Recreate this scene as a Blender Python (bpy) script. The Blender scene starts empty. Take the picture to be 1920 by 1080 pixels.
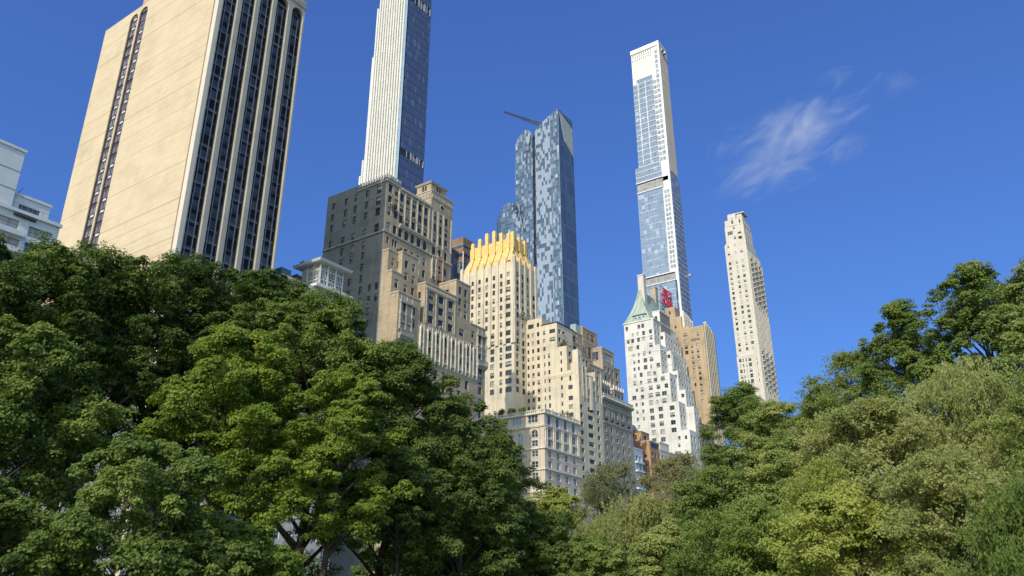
import bpy, math, random
import numpy as np
from math import radians as R, pi, sin, cos
from mathutils import Matrix, Vector

sc = bpy.context.scene
col = sc.collection
# axes of the place: +X = west along the avenue-to-avenue street, +Y = south, +Z = up, metres; the photographer stands at the origin

# ------------------------------------------------------------------ camera
cam_d = bpy.data.cameras.new("camera"); cam_d.sensor_width = 36.0; cam_d.lens = 27.875
cam_d.clip_start = 0.1; cam_d.clip_end = 20000
cam = bpy.data.objects.new("camera", cam_d); col.objects.link(cam)
pitch, roll, yaw = R(22.092), R(-0.107), R(55.408)
cp, sp, cr, sr, ca, sa = cos(pitch), sin(pitch), cos(roll), sin(roll), cos(yaw), sin(yaw)
right = Vector((1, 0, 0)); fwd = Vector((0, cp, sp)); up = Vector((0, -sp, cp))
right, up = cr*right + sr*up, -sr*right + cr*up
G = Matrix(((ca, sa, 0), (-sa, ca, 0), (0, 0, 1)))
right, up, fwd = G @ right, G @ up, G @ fwd
M = Matrix((right, up, -fwd)).transposed().to_4x4(); M.translation = Vector((0, 0, 1.6))
cam.matrix_world = M
sc.camera = cam

# ------------------------------------------------------------------ world, sun, exposure
EXPO = 0.15
SKY_TINT = [(0.5193, 0.653), (0.8977, 0.716), (1.9652, 0.638)]
SUN_EL, SUN_N = R(36.0), R(10.0)          # height; angle north of due east
to_sun = Vector((-cos(SUN_N)*cos(SUN_EL), -sin(SUN_N)*cos(SUN_EL), sin(SUN_EL)))
w = bpy.data.worlds.new("World"); sc.world = w; w.use_nodes = True
nt = w.node_tree; nt.nodes.clear()
out = nt.nodes.new("ShaderNodeOutputWorld"); bg = nt.nodes.new("ShaderNodeBackground")
sky = nt.nodes.new("ShaderNodeTexSky"); sky.sky_type = 'NISHITA'; sky.sun_disc = False
sky.sun_elevation = SUN_EL; sky.sun_rotation = math.atan2(to_sun.x, to_sun.y)
sky.air_density = 1.0; sky.dust_density = 0.4; sky.ozone_density = 3.0; sky.altitude = 0
# clean deep-blue air away from the sun, unseen sun-side sky boosted to lift shade
bg.inputs['Strength'].default_value = 0.125
sepc = nt.nodes.new("ShaderNodeSeparateColor"); comb = nt.nodes.new("ShaderNodeCombineColor"); nt.links.new(sky.outputs[0], sepc.inputs[0])
for i, (g_, p_) in enumerate(SKY_TINT):
    pw = nt.nodes.new("ShaderNodeMath"); pw.operation = 'POWER'; nt.links.new(sepc.outputs[i], pw.inputs[0]); pw.inputs[1].default_value = p_
    ml = nt.nodes.new("ShaderNodeMath"); ml.operation = 'MULTIPLY'; nt.links.new(pw.outputs[0], ml.inputs[0]); ml.inputs[1].default_value = g_
    nt.links.new(ml.outputs[0], comb.inputs[i])
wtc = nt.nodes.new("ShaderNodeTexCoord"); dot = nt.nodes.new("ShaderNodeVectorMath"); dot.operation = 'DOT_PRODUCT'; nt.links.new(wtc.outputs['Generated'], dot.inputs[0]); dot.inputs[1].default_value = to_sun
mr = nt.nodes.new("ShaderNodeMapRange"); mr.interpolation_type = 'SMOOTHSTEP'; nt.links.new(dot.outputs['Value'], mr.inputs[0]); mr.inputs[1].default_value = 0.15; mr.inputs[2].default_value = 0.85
sun_side_boost = nt.nodes.new("ShaderNodeMix"); sun_side_boost.data_type = 'RGBA'; sun_side_boost.blend_type = 'MULTIPLY'; sun_side_boost.inputs[0].default_value = 1.0; nt.links.new(sky.outputs[0], sun_side_boost.inputs[6]); sun_side_boost.inputs[7].default_value = (2.6, 2.3, 1.8, 1)
mxs = nt.nodes.new("ShaderNodeMix"); mxs.data_type = 'RGBA'; nt.links.new(mr.outputs[0], mxs.inputs[0]); nt.links.new(comb.outputs[0], mxs.inputs[6]); nt.links.new(sun_side_boost.outputs[2], mxs.inputs[7])
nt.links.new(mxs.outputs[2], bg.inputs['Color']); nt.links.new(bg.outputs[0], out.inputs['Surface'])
sl = bpy.data.lights.new("sun", 'SUN'); sl.energy = 3.2; sl.angle = R(0.5); sl.color = (1.0, 0.91, 0.78)
so = bpy.data.objects.new("sun", sl); col.objects.link(so)
so.rotation_euler = to_sun.to_track_quat('Z', 'Y').to_euler(); so.location = (0, 0, 600)
sc.view_settings.view_transform = 'Standard'; sc.view_settings.look = 'None'
sc.view_settings.exposure = EXPO; sc.view_settings.gamma = 1.0
sc.cycles.max_bounces = 7; sc.cycles.diffuse_bounces = 3; sc.cycles.glossy_bounces = 3; sc.cycles.transmission_bounces = 4
sc.cycles.volume_bounces = 1; sc.cycles.use_denoising = True; sc.cycles.sample_clamp_indirect = 6

# ------------------------------------------------------------------ materials
def nodes(name):
    m = bpy.data.materials.new(name); m.use_nodes = True
    t = m.node_tree; b = t.nodes['Principled BSDF']
    return m, t, b
def N(t, typ, **kw):
    n = t.nodes.new(typ)
    for k, v in kw.items(): setattr(n, k, v)
    return n
def mixc(t, fac, a, b, mode='MIX'):
    n = t.nodes.new("ShaderNodeMix"); n.data_type = 'RGBA'; n.blend_type = mode
    for s, v in ((0, fac), (6, a), (7, b)):
        if hasattr(v, 'links') or hasattr(v, 'is_linked'): t.links.new(v, n.inputs[s])
        elif s == 0: n.inputs[0].default_value = v
        else: n.inputs[s].default_value = (*v, 1) if len(v) == 3 else v
    return n.outputs[2]
def math_(t, op, a, b=None, c=None):
    n = t.nodes.new("ShaderNodeMath"); n.operation = op
    for i, v in enumerate((a, b, c)):
        if v is None: continue
        if hasattr(v, 'is_linked'): t.links.new(v, n.inputs[i])
        else: n.inputs[i].default_value = v
    return n.outputs[0]
def wallco(t):
    tc = N(t, "ShaderNodeTexCoord"); s = N(t, "ShaderNodeSeparateXYZ"); t.links.new(tc.outputs['Object'], s.inputs[0])
    u = math_(t, 'ADD', s.outputs[0], s.outputs[1])
    c = N(t, "ShaderNodeCombineXYZ"); t.links.new(u, c.inputs[0]); t.links.new(s.outputs[2], c.inputs[1])
    return tc, s, u, c.outputs[0]
def ramp(t, fac, stops, interp='LINEAR'):
    r = N(t, "ShaderNodeValToRGB"); r.color_ramp.interpolation = interp
    e = r.color_ramp.elements
    while len(e) > 1: e.remove(e[-1])
    e[0].position = stops[0][0]; e[0].color = (*stops[0][1], 1)
    for p, c in stops[1:]:
        x = e.new(p); x.color = (*c, 1)
    t.links.new(fac, r.inputs[0]); return r.outputs[0]
def masonry(name, c, bw=1.2, bh=0.45, mortar=0.82, var=0.10, stain=0.22, rough=0.85, msize=0.03, streak=0.16):
    m, t, b = nodes(name); tc, s, u, uv = wallco(t)
    br = N(t, "ShaderNodeTexBrick"); t.links.new(uv, br.inputs['Vector'])
    br.inputs['Scale'].default_value = 1.0; br.inputs['Brick Width'].default_value = bw; br.inputs['Row Height'].default_value = bh
    br.inputs['Mortar Size'].default_value = msize; br.inputs['Bias'].default_value = 0.0
    br.inputs['Color1'].default_value = (*[x*(1+var) for x in c], 1); br.inputs['Color2'].default_value = (*[x*(1-var) for x in c], 1)
    br.inputs['Mortar'].default_value = (*[x*mortar for x in c], 1)
    n = N(t, "ShaderNodeTexNoise"); t.links.new(tc.outputs['Object'], n.inputs['Vector']); n.inputs['Scale'].default_value = 0.11; n.inputs['Detail'].default_value = 6; n.inputs['Roughness'].default_value = 0.62
    st = ramp(t, n.outputs[0], [(0.33, (1-stain*1.3,)*3), (0.5, (1, 1, 1)), (0.68, (1+stain*0.35, 1+stain*0.33, 1+stain*0.28))])
    mp = N(t, "ShaderNodeMapping"); mp.inputs['Scale'].default_value = (1.3, 0.06, 1); t.links.new(uv, mp.inputs['Vector'])
    n2 = N(t, "ShaderNodeTexNoise"); t.links.new(mp.outputs[0], n2.inputs['Vector']); n2.inputs['Scale'].default_value = 1.0; n2.inputs['Detail'].default_value = 4
    sk = ramp(t, n2.outputs[0], [(0.36, (1-streak,)*3), (0.55, (1, 1, 1))])
    cc = mixc(t, 1.0, mixc(t, 1.0, br.outputs[0], st, 'MULTIPLY'), sk, 'MULTIPLY')
    t.links.new(cc, b.inputs['Base Color']); b.inputs['Roughness'].default_value = rough
    bp = N(t, "ShaderNodeBump"); bp.inputs['Strength'].default_value = 0.3; bp.inputs['Distance'].default_value = 0.03
    t.links.new(n2.outputs[0], bp.inputs['Height']); t.links.new(bp.outputs[0], b.inputs['Normal'])
    return m
def plain(name, c, rough=0.6, metal=0.0, noise=0.12, scale=0.6, spec=0.5):
    m, t, b = nodes(name); tc = N(t, "ShaderNodeTexCoord")
    n = N(t, "ShaderNodeTexNoise"); t.links.new(tc.outputs['Object'], n.inputs['Vector']); n.inputs['Scale'].default_value = scale; n.inputs['Detail'].default_value = 5
    cc = ramp(t, n.outputs[0], [(0.3, tuple(x*(1-noise) for x in c)), (0.7, tuple(min(1, x*(1+noise)) for x in c))])
    t.links.new(cc, b.inputs['Base Color']); b.inputs['Roughness'].default_value = rough; b.inputs['Metallic'].default_value = metal
    b.inputs['Specular IOR Level'].default_value = spec
    return m
def pane_mat(name, c, rough=0.06, metal=0.0, ior=1.6, var=0.5):
    # window glass with a dark room behind; each pane its own tone
    m, t, b = nodes(name); g = N(t, "ShaderNodeObjectInfo")
    cc = ramp(t, g.outputs['Random'], [(0, tuple(x*(1-var) for x in c)), (1, tuple(x*(1+var) for x in c))])
    t.links.new(cc, b.inputs['Base Color']); b.inputs['Roughness'].default_value = rough; b.inputs['Metallic'].default_value = metal; b.inputs['IOR'].default_value = ior
    tc = N(t, "ShaderNodeTexCoord"); n = N(t, "ShaderNodeTexNoise"); t.links.new(tc.outputs['Object'], n.inputs['Vector']); n.inputs['Scale'].default_value = 0.7
    bp = N(t, "ShaderNodeBump"); bp.inputs['Strength'].default_value = 0.06; bp.inputs['Distance'].default_value = 0.2
    t.links.new(n.outputs[0], bp.inputs['Height']); t.links.new(bp.outputs[0], b.inputs['Normal'])
    return m
def curtain_glass(name, cols, pu, pz, rough=0.08, metal=0.7, line=(0.2, 0.25, 0.3), lu=0.04, lz=0.05, ior=1.5, seed=0.0):
    # panel grid: each glass panel of the skin takes one of the tones, thin joints between
    m, t, b = nodes(name); tc, s, u, uv = wallco(t)
    a = math_(t, 'DIVIDE', u, pu); z = math_(t, 'DIVIDE', s.outputs[2], pz)
    fa, fz = math_(t, 'FLOOR', a), math_(t, 'FLOOR', z)
    c = N(t, "ShaderNodeCombineXYZ"); t.links.new(fa, c.inputs[0]); t.links.new(fz, c.inputs[1]); c.inputs[2].default_value = seed
    wn = N(t, "ShaderNodeTexWhiteNoise"); t.links.new(c.outputs[0], wn.inputs['Vector'])
    k = len(cols); tot = sum(q[0] for q in cols); acc = 0; stops = []
    for wgt, cl in cols: stops.append((acc/tot, cl)); acc += wgt
    cc = ramp(t, wn.outputs['Value'], stops, 'CONSTANT')
    da = math_(t, 'FRACT', a); dz = math_(t, 'FRACT', z)
    l1 = math_(t, 'LESS_THAN', da, lu); l2 = math_(t, 'LESS_THAN', dz, lz); l = math_(t, 'MAXIMUM', l1, l2)
    cc = mixc(t, l, cc, line)
    t.links.new(cc, b.inputs['Base Color']); b.inputs['Metallic'].default_value = metal; b.inputs['IOR'].default_value = ior
    t.links.new(math_(t, 'MULTIPLY_ADD', l, 0.3, rough), b.inputs['Roughness'])
    n = N(t, "ShaderNodeTexNoise"); t.links.new(wn.outputs['Color'], n.inputs['Vector'])
    bp = N(t, "ShaderNodeBump"); bp.inputs['Strength'].default_value = 0.12; bp.inputs['Distance'].default_value = 0.25
    n3 = N(t, "ShaderNodeTexNoise"); t.links.new(tc.outputs['Object'], n3.inputs['Vector']); n3.inputs['Scale'].default_value = 0.35
    t.links.new(n3.outputs[0], bp.inputs['Height']); t.links.new(bp.outputs[0], b.inputs['Normal'])
    return m
def leaf_mat(name, c1, c2, c3, trans=0.35, pscale=0.35):
    m, t, b = nodes(name); g = N(t, "ShaderNodeNewGeometry"); tc = N(t, "ShaderNodeTexCoord")
    n = N(t, "ShaderNodeTexNoise"); t.links.new(tc.outputs['Object'], n.inputs['Vector']); n.inputs['Scale'].default_value = pscale; n.inputs['Detail'].default_value = 3
    a = mixc(t, g.outputs['Random Per Island'], c1, c2)
    f = ramp(t, n.outputs[0], [(0.45, (0, 0, 0)), (0.68, (1, 1, 1))])
    cc = mixc(t, f, a, c3)
    t.links.new(cc, b.inputs['Base Color']); b.inputs['Roughness'].default_value = 0.6; b.inputs['Specular IOR Level'].default_value = 0.22
    tr = N(t, "ShaderNodeBsdfTranslucent"); t.links.new(mixc(t, 1.0, cc, (1.15, 1.25, 0.5), 'MULTIPLY'), tr.inputs['Color'])
    mx = N(t, "ShaderNodeMixShader"); mx.inputs[0].default_value = trans
    t.links.new(b.outputs[0], mx.inputs[1]); t.links.new(tr.outputs[0], mx.inputs[2])
    t.links.new(mx.outputs[0], t.nodes['Material Output'].inputs['Surface'])
    return m

MT = {}
MT['glass'] = pane_mat("window_glass", (0.035, 0.042, 0.05))
MT['glass_blue'] = pane_mat("window_glass_blue", (0.07, 0.10, 0.16), metal=0.35, ior=1.8)
MT['blind'] = plain("roller_blind", (0.42, 0.41, 0.37), 0.8, noise=0.2, scale=0.3)
MT['frame_dark'] = plain("dark_window_frame", (0.05, 0.05, 0.055), 0.5)
MT['frame_white'] = plain("white_window_frame", (0.62, 0.62, 0.60), 0.5)
MT['frame_grey'] = plain("grey_window_frame", (0.25, 0.25, 0.24), 0.5)
MT['ac'] = plain("air_conditioner_metal", (0.35, 0.35, 0.33), 0.6)
MT['roof'] = plain("flat_roof_felt", (0.12, 0.12, 0.12), 0.9)
MT['iron'] = plain("dark_iron", (0.03, 0.03, 0.032), 0.6)
MT['steel'] = plain("galvanised_steel", (0.30, 0.31, 0.32), 0.45, 0.4)
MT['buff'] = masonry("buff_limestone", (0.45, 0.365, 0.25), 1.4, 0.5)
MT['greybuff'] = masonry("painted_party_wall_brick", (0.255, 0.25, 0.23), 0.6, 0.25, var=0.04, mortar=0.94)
MT['ivory'] = masonry("ivory_brick", (0.66, 0.575, 0.43), 0.6, 0.25, var=0.04, mortar=0.93, stain=0.16)
MT['cream'] = masonry("cream_limestone", (0.62, 0.53, 0.42), 1.5, 0.55, var=0.05, mortar=0.85, stain=0.15)
MT['tanstone'] = masonry("tan_limestone", (0.42, 0.355, 0.265), 1.2, 0.5)
MT['tanbrick'] = masonry("tan_brick", (0.46, 0.345, 0.22), 0.5, 0.22, var=0.06, mortar=0.93)
MT['brownbrick'] = masonry("brown_brick", (0.26, 0.16, 0.10), 0.5, 0.22, var=0.1)
MT['orange'] = masonry("orange_brick", (0.46, 0.275, 0.155), 0.5, 0.22, var=0.08)
MT['white'] = masonry("whitewashed_brick", (0.66, 0.645, 0.60), 0.6, 0.25, var=0.03, mortar=0.95, stain=0.16, streak=0.12)
MT['whitestone'] = masonry("white_limestone", (0.60, 0.555, 0.48), 1.6, 0.6, var=0.03, mortar=0.92, stain=0.08, streak=0.08)
MT['trim'] = plain("carved_stone_trim", (0.46, 0.41, 0.33), 0.85, noise=0.25, scale=1.5)
MT['trim_white'] = plain("white_stone_trim", (0.64, 0.59, 0.50), 0.8, noise=0.2, scale=1.5)
MT['trim_grey'] = plain("weathered_stone_trim", (0.36, 0.345, 0.31), 0.85, noise=0.3, scale=1.5)
MT['gold'] = plain("gold_painted_crown", (0.72, 0.50, 0.175), 0.5, noise=0.17, scale=0.9)
MT['pinkstone'] = plain("pinkish_terracotta", (0.42, 0.26, 0.19), 0.85, noise=0.25, scale=1.2)
MT['whitepaint'] = plain("white_painted_panel", (0.66, 0.68, 0.68), 0.5, noise=0.05)
MT['awning_teal'] = plain("teal_metal_roof", (0.10, 0.17, 0.19), 0.5)
MT['red'] = plain("red_sign_enamel", (0.62, 0.03, 0.06), 0.4, noise=0.05)
MT['bark'] = plain("bark", (0.045, 0.035, 0.026), 0.95, noise=0.4, scale=4)
MT['bark_pale'] = plain("pale_bark", (0.22, 0.19, 0.15), 0.95, noise=0.3, scale=4)

# copper roof
m, t, b = nodes("green_copper"); tc, s, u, uv = wallco(t)
n = N(t, "ShaderNodeTexNoise"); mp = N(t, "ShaderNodeMapping"); mp.inputs['Scale'].default_value = (1.1, 0.12, 1); t.links.new(uv, mp.inputs['Vector']); t.links.new(mp.outputs[0], n.inputs['Vector']); n.inputs['Scale'].default_value = 1.0; n.inputs['Detail'].default_value = 6
cc = ramp(t, n.outputs[0], [(0.3, (0.17, 0.21, 0.165)), (0.48, (0.31, 0.385, 0.32)), (0.6, (0.44, 0.50, 0.43)), (0.72, (0.42, 0.42, 0.36))])
fr = math_(t, 'LESS_THAN', math_(t, 'FRACT', math_(t, 'DIVIDE', u, 0.65)), 0.1)
t.links.new(mixc(t, fr, cc, (0.2, 0.28, 0.22)), b.inputs['Base Color']); b.inputs['Roughness'].default_value = 0.65; MT['copper'] = m
# stucco slab wall with storey joints
m, t, b = nodes("beige_travertine_slab"); tc, s, u, uv = wallco(t)
n = N(t, "ShaderNodeTexNoise"); t.links.new(tc.outputs['Object'], n.inputs['Vector']); n.inputs['Scale'].default_value = 0.12; n.inputs['Detail'].default_value = 7; n.inputs['Roughness'].default_value = 0.65
base = ramp(t, n.outputs[0], [(0.3, (0.50, 0.40, 0.265)), (0.5, (0.585, 0.475, 0.32)), (0.7, (0.62, 0.505, 0.35))])
z = math_(t, 'DIVIDE', math_(t, 'SUBTRACT', s.outputs[2], 1.93), 3.105); fz = math_(t, 'FRACT', z)
cb = N(t, "ShaderNodeCombineXYZ"); t.links.new(math_(t, 'FLOOR', z), cb.inputs[0])
wn = N(t, "ShaderNodeTexWhiteNoise"); t.links.new(cb.outputs[0], wn.inputs['Vector'])
ln = math_(t, 'MULTIPLY', math_(t, 'LESS_THAN', fz, 0.085), math_(t, 'MULTIPLY', wn.outputs['Value'], 0.85))
mp = N(t, "ShaderNodeMapping"); mp.inputs['Scale'].default_value = (0.25, 2.5, 1); t.links.new(uv, mp.inputs['Vector'])
n2 = N(t, "ShaderNodeTexNoise"); t.links.new(mp.outputs[0], n2.inputs['Vector']); n2.inputs['Scale'].default_value = 0.6; n2.inputs['Detail'].default_value = 5
b2 = mixc(t, 1.0, base, ramp(t, n2.outputs[0], [(0.35, (0.93, 0.93, 0.94)), (0.6, (1.02, 1.01, 1.0))]), 'MULTIPLY')
t.links.new(mixc(t, ln, b2, (0.33, 0.24, 0.15)), b.inputs['Base Color']); b.inputs['Roughness'].default_value = 0.75; MT['slab'] = m
MT['pier'] = plain("pale_concrete_pier", (0.41, 0.39, 0.335), 0.8, noise=0.12, scale=0.25)
MT['pierwhite'] = plain("pale_corner_trim", (0.62, 0.56, 0.46), 0.6, noise=0.05)
MT['pane_dark'] = pane_mat("tower_window_dark", (0.020, 0.019, 0.021), var=0.3, ior=1.32, rough=.25); MT['pane_dark'].node_tree.nodes['Principled BSDF'].inputs['Specular IOR Level'].default_value = .15
MT['pane_drape'] = plain("draped_window", (0.060, 0.058, 0.066), 0.3, noise=0.4, scale=0.3)
MT['spandrel'] = plain("grey_spandrel", (0.10, 0.10, 0.10), 0.5, noise=0.5, scale=0.35)
MT['spandrel_dark'] = plain("dark_spandrel", (0.026, 0.026, 0.03), 0.4, noise=0.3, scale=0.35)
MT['mullion'] = plain("aluminium_mullion", (0.33, 0.36, 0.41), 0.4, 0.3)
MT['brownframe'] = plain("bronze_frame", (0.06, 0.042, 0.04), 0.5, noise=0.2)
MT['mauve_glass'] = pane_mat("mauve_glass", (0.15, 0.135, 0.16), rough=0.2, var=0.4)
MT['g57'] = curtain_glass("patterned_blue_glass", [(3.0, (0.08, 0.12, 0.18)), (2.6, (0.14, 0.19, 0.27)), (1.8, (0.27, 0.33, 0.41)), (0.4, (0.46, 0.50, 0.54)), (1.0, (0.10, 0.18, 0.22)), (0.9, (0.08, 0.115, 0.17))], 1.35, 2.6, metal=0.3, rough=0.12)
MT['g57pale'] = curtain_glass("patterned_silver_glass", [(6, (0.34, 0.39, 0.46)), (2.6, (0.085, 0.12, 0.17)), (1.3, (0.13, 0.165, 0.21)), (0.6, (0.34, 0.37, 0.41))], 1.35, 2.9, metal=0.3, rough=0.15, lu=0.02, lz=0.02, seed=4.0)
MT['g57n'] = curtain_glass("striped_blue_glass", [(3, (0.09, 0.13, 0.18)), (2, (0.12, 0.165, 0.22)), (1, (0.15, 0.20, 0.26))], 1.15, 11.7, metal=0.3, rough=0.12, line=(0.15, 0.19, 0.26), lz=0.10, lu=0.1)
MT['gst'] = curtain_glass("dark_blue_glass", [(3, (0.15, 0.185, 0.25)), (2, (0.17, 0.205, 0.27)), (0.5, (0.25, 0.29, 0.36))], 1.2, 5.05, metal=0.45, rough=0.12, line=(0.04, 0.05, 0.075), lz=0.07, lu=0.03)
MT['gcpt'] = curtain_glass("sky_blue_glass", [(5, (0.26, 0.31, 0.38)), (3, (0.29, 0.34, 0.41)), (1.2, (0.22, 0.27, 0.34)), (0.5, (0.45, 0.50, 0.56))], 2.7, 3.3, metal=0.5, rough=0.1, line=(0.42, 0.47, 0.53), lz=0.03, lu=0.03)
MT['gcptn'] = curtain_glass("grey_louvred_glass", [(3, (0.20, 0.22, 0.26)), (2, (0.30, 0.32, 0.34)), (2, (0.42, 0.42, 0.42))], 1.5, 3.3, metal=0.35, rough=0.25, line=(0.4, 0.42, 0.45), lz=0.16, lu=0.12)
MT['cptwhite'] = plain("white_metal_panel", (0.72, 0.72, 0.70), 0.4, 0.2, noise=0.06, scale=0.2)
MT['gcpttop'] = curtain_glass("warm_grey_louvred_panel", [(3, (0.34, 0.29, 0.24)), (2, (0.40, 0.36, 0.31)), (2, (0.27, 0.24, 0.21))], 1.5, 3.3, metal=0.2, rough=0.35, line=(0.46, 0.44, 0.42), lz=0.1, lu=0.12)
MT['louvre'] = curtain_glass("louvre_band", [(2, (0.20, 0.20, 0.21)), (1, (0.30, 0.30, 0.31))], 1.0, 3.0, metal=0.1, rough=0.5, line=(0.5, 0.5, 0.5), lu=0.15)
MT['terracotta'] = plain("white_terracotta", (0.74, 0.725, 0.68), 0.4, noise=0.06, scale=0.15)
MT['bronze'] = plain("bronze_glass_gap", (0.10, 0.085, 0.07), 0.35, 0.3)
MT['darkglass'] = curtain_glass("dark_teal_glass", [(3, (0.05, 0.07, 0.10)), (2, (0.09, 0.12, 0.17)), (0.6, (0.25, 0.29, 0.35))], 1.5, 3.4, metal=0.4, rough=0.15, line=(0.05, 0.06, 0.08))

# ------------------------------------------------------------------ mesh helpers
class MB:
    def __init__(s): s.v = []; s.f = []; s.m = []; s.mats = []
    def mi(s, mat):
        if mat not in s.mats: s.mats.append(mat)
        return s.mats.index(mat)
    def poly(s, pts, mat):
        i = len(s.v); s.v += [tuple(p) for p in pts]; s.f.append(tuple(range(i, i+len(pts)))); s.m.append(s.mi(mat))
    def box(s, x0, x1, y0, y1, z0, z1, mat, skip=''):
        i = len(s.v)
        s.v += [(x0,y0,z0),(x1,y0,z0),(x1,y1,z0),(x0,y1,z0),(x0,y0,z1),(x1,y0,z1),(x1,y1,z1),(x0,y1,z1)]
        k = s.mi(mat)
        for q, n in (((0,3,2,1),'B'),((4,5,6,7),'T'),((0,1,5,4),'N'),((1,2,6,5),'W'),((2,3,7,6),'S'),((3,0,4,7),'E')):
            if n in skip: continue
            s.f.append(tuple(i+a for a in q)); s.m.append(k)
    def frustum(s, b, z0, tp, z1, mat):
        # b, tp = (x0,x1,y0,y1)
        i = len(s.v); k = s.mi(mat)
        for (x0,x1,y0,y1), z in ((b,z0),(tp,z1)): s.v += [(x0,y0,z),(x1,y0,z),(x1,y1,z),(x0,y1,z)]
        for q in ((0,3,2,1),(4,5,6,7),(0,1,5,4),(1,2,6,5),(2,3,7,6),(3,0,4,7)): s.f.append(tuple(i+a for a in q)); s.m.append(k)
    def tube(s, p, q, r0, r1, mat, n=6):
        p, q = Vector(p), Vector(q); d = (q-p); 
        if d.length < 1e-6: return
        d.normalize(); a = d.orthogonal().normalized(); c = d.cross(a); i = len(s.v); k = s.mi(mat)
        for o, r in ((p, r0), (q, r1)):
            for j in range(n):
                th = 2*pi*j/n; s.v.append(tuple(o + a*cos(th)*r + c*sin(th)*r))
        for j in range(n):
            s.f.append((i+j, i+(j+1)%n, i+n+(j+1)%n, i+n+j)); s.m.append(k)
        s.f.append(tuple(i+n+j for j in range(n))); s.m.append(k)
    def build(s, name, parent=None, org=(0, 0, 0), kind=None):
        me = bpy.data.meshes.new(name)
        if s.v:
            v = np.array(s.v, dtype=np.float64) - np.array(org)
            me.from_pydata(v.tolist(), [], s.f)
        for mt_ in s.mats: me.materials.append(mt_)
        if s.mats: me.polygons.foreach_set('material_index', s.m)
        me.update()
        o = bpy.data.objects.new(name, me); col.objects.link(o)
        if parent is not None:
            o.parent = parent; o.location = Vector(org) - parent.location
        else: o.location = org
        if kind: o['kind'] = kind
        return o
def tag(o, label, cat, group=None, kind=None):
    o['label'] = label; o['category'] = cat
    if group: o['group'] = group
    if kind: o['kind'] = kind
    return o
def empty(name, loc):
    o = bpy.data.objects.new(name, None); o.location = loc; o.empty_display_size = 2; col.objects.link(o); return o

def P3(face, c, a, z, d=0.0):      # d = distance outward from the wall plane
    return (c-d, a, z) if face == 'E' else (a, c-d, z)
def fquad(mb, face, c, a0, a1, z0, z1, mat, d=0.0):
    p = [P3(face, c, a0, z0, d), P3(face, c, a1, z0, d), P3(face, c, a1, z1, d), P3(face, c, a0, z1, d)]
    if face == 'E': p.reverse()
    mb.poly(p, mat)
def fbox(mb, face, c, a0, a1, z0, z1, d0, d1, mat, skip=''):
    if face == 'E': mb.box(c-d1, c-d0, a0, a1, z0, z1, mat, skip)
    else: mb.box(a0, a1, c-d1, c-d0, z0, z1, mat, skip)
def arch_fill(mb, face, c, a0, a1, z1, rise, depth, mat):
    n = 8; r = (a1-a0)/2; ac = (a0+a1)/2
    pts = [(ac - r*cos(pi*i/n), z1-rise+rise*sin(pi*i/n)) for i in range(n+1)]
    for (u0, w0), (u1, w1) in zip(pts, pts[1:]):
        p = [P3(face, c, u0, w0), P3(face, c, u1, w1), P3(face, c, u1, z1), P3(face, c, u0, z1)]
        if face == 'E': p.reverse()
        mb.poly(p, mat)
        p = [P3(face, c, u0, w0), P3(face, c, u1, w1), P3(face, c, u1, w1, -depth), P3(face, c, u0, w0, -depth)]
        mb.poly(p, mat)
WCACHE = {}
rnd = random.Random(7)
def win_mesh(face, w, h, style, fr, gl, blind, ac, sill):
    key = (face, round(w, 2), round(h, 2), style, fr, gl, round(blind, 1), ac, sill)
    if key in WCACHE: return WCACHE[key]
    mb = MB(); F = MT[fr]; c = 0.0; x0, x1, z0, z1 = -w/2, w/2, -h/2, h/2
    arch = style == 'arch'; nd = {'s': 1, 'd': 2, 't': 3, 'q': 4, 'arch': 2, 'c': 1}.get(style, 1)
    fquad(mb, face, c, x0, x1, z0, z1, MT[gl], -0.02)
    if blind > 0: fquad(mb, face, c, x0+.06, x1-.06, z1-.06-(h-.12)*blind, z1-.06, MT['blind'], -0.005)
    b = min(0.09, w*.07)
    for q in ((x0, x0+b, z0, z1), (x1-b, x1, z0, z1), (x0+b, x1-b, z1-b, z1), (x0+b, x1-b, z0, z0+b)):
        fbox(mb, face, c, *q, 0.0, 0.07, F)
    for i in range(1, nd):
        xm = x0 + w*i/nd; fbox(mb, face, c, xm-b*.8, xm+b*.8, z0+b, z1-b, 0.0, 0.08, F)
    if style != 'c': 
        fbox(mb, face, c, x0+b, x1-b, -0.03, 0.04, 0.0, 0.06, F)
    if ac: fbox(mb, face, c, -0.38, 0.38, z0+.02, z0+.45, 0.08, 0.62, MT['ac'])
    if sill: fbox(mb, face, c, x0-.12, x1+.12, z0-.16, z0-.005, 0.0, 0.42, MT[sill])
    o = mb.build("window"); me = o.data; bpy.data.objects.remove(o)
    WCACHE[key] = me; return me

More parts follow.
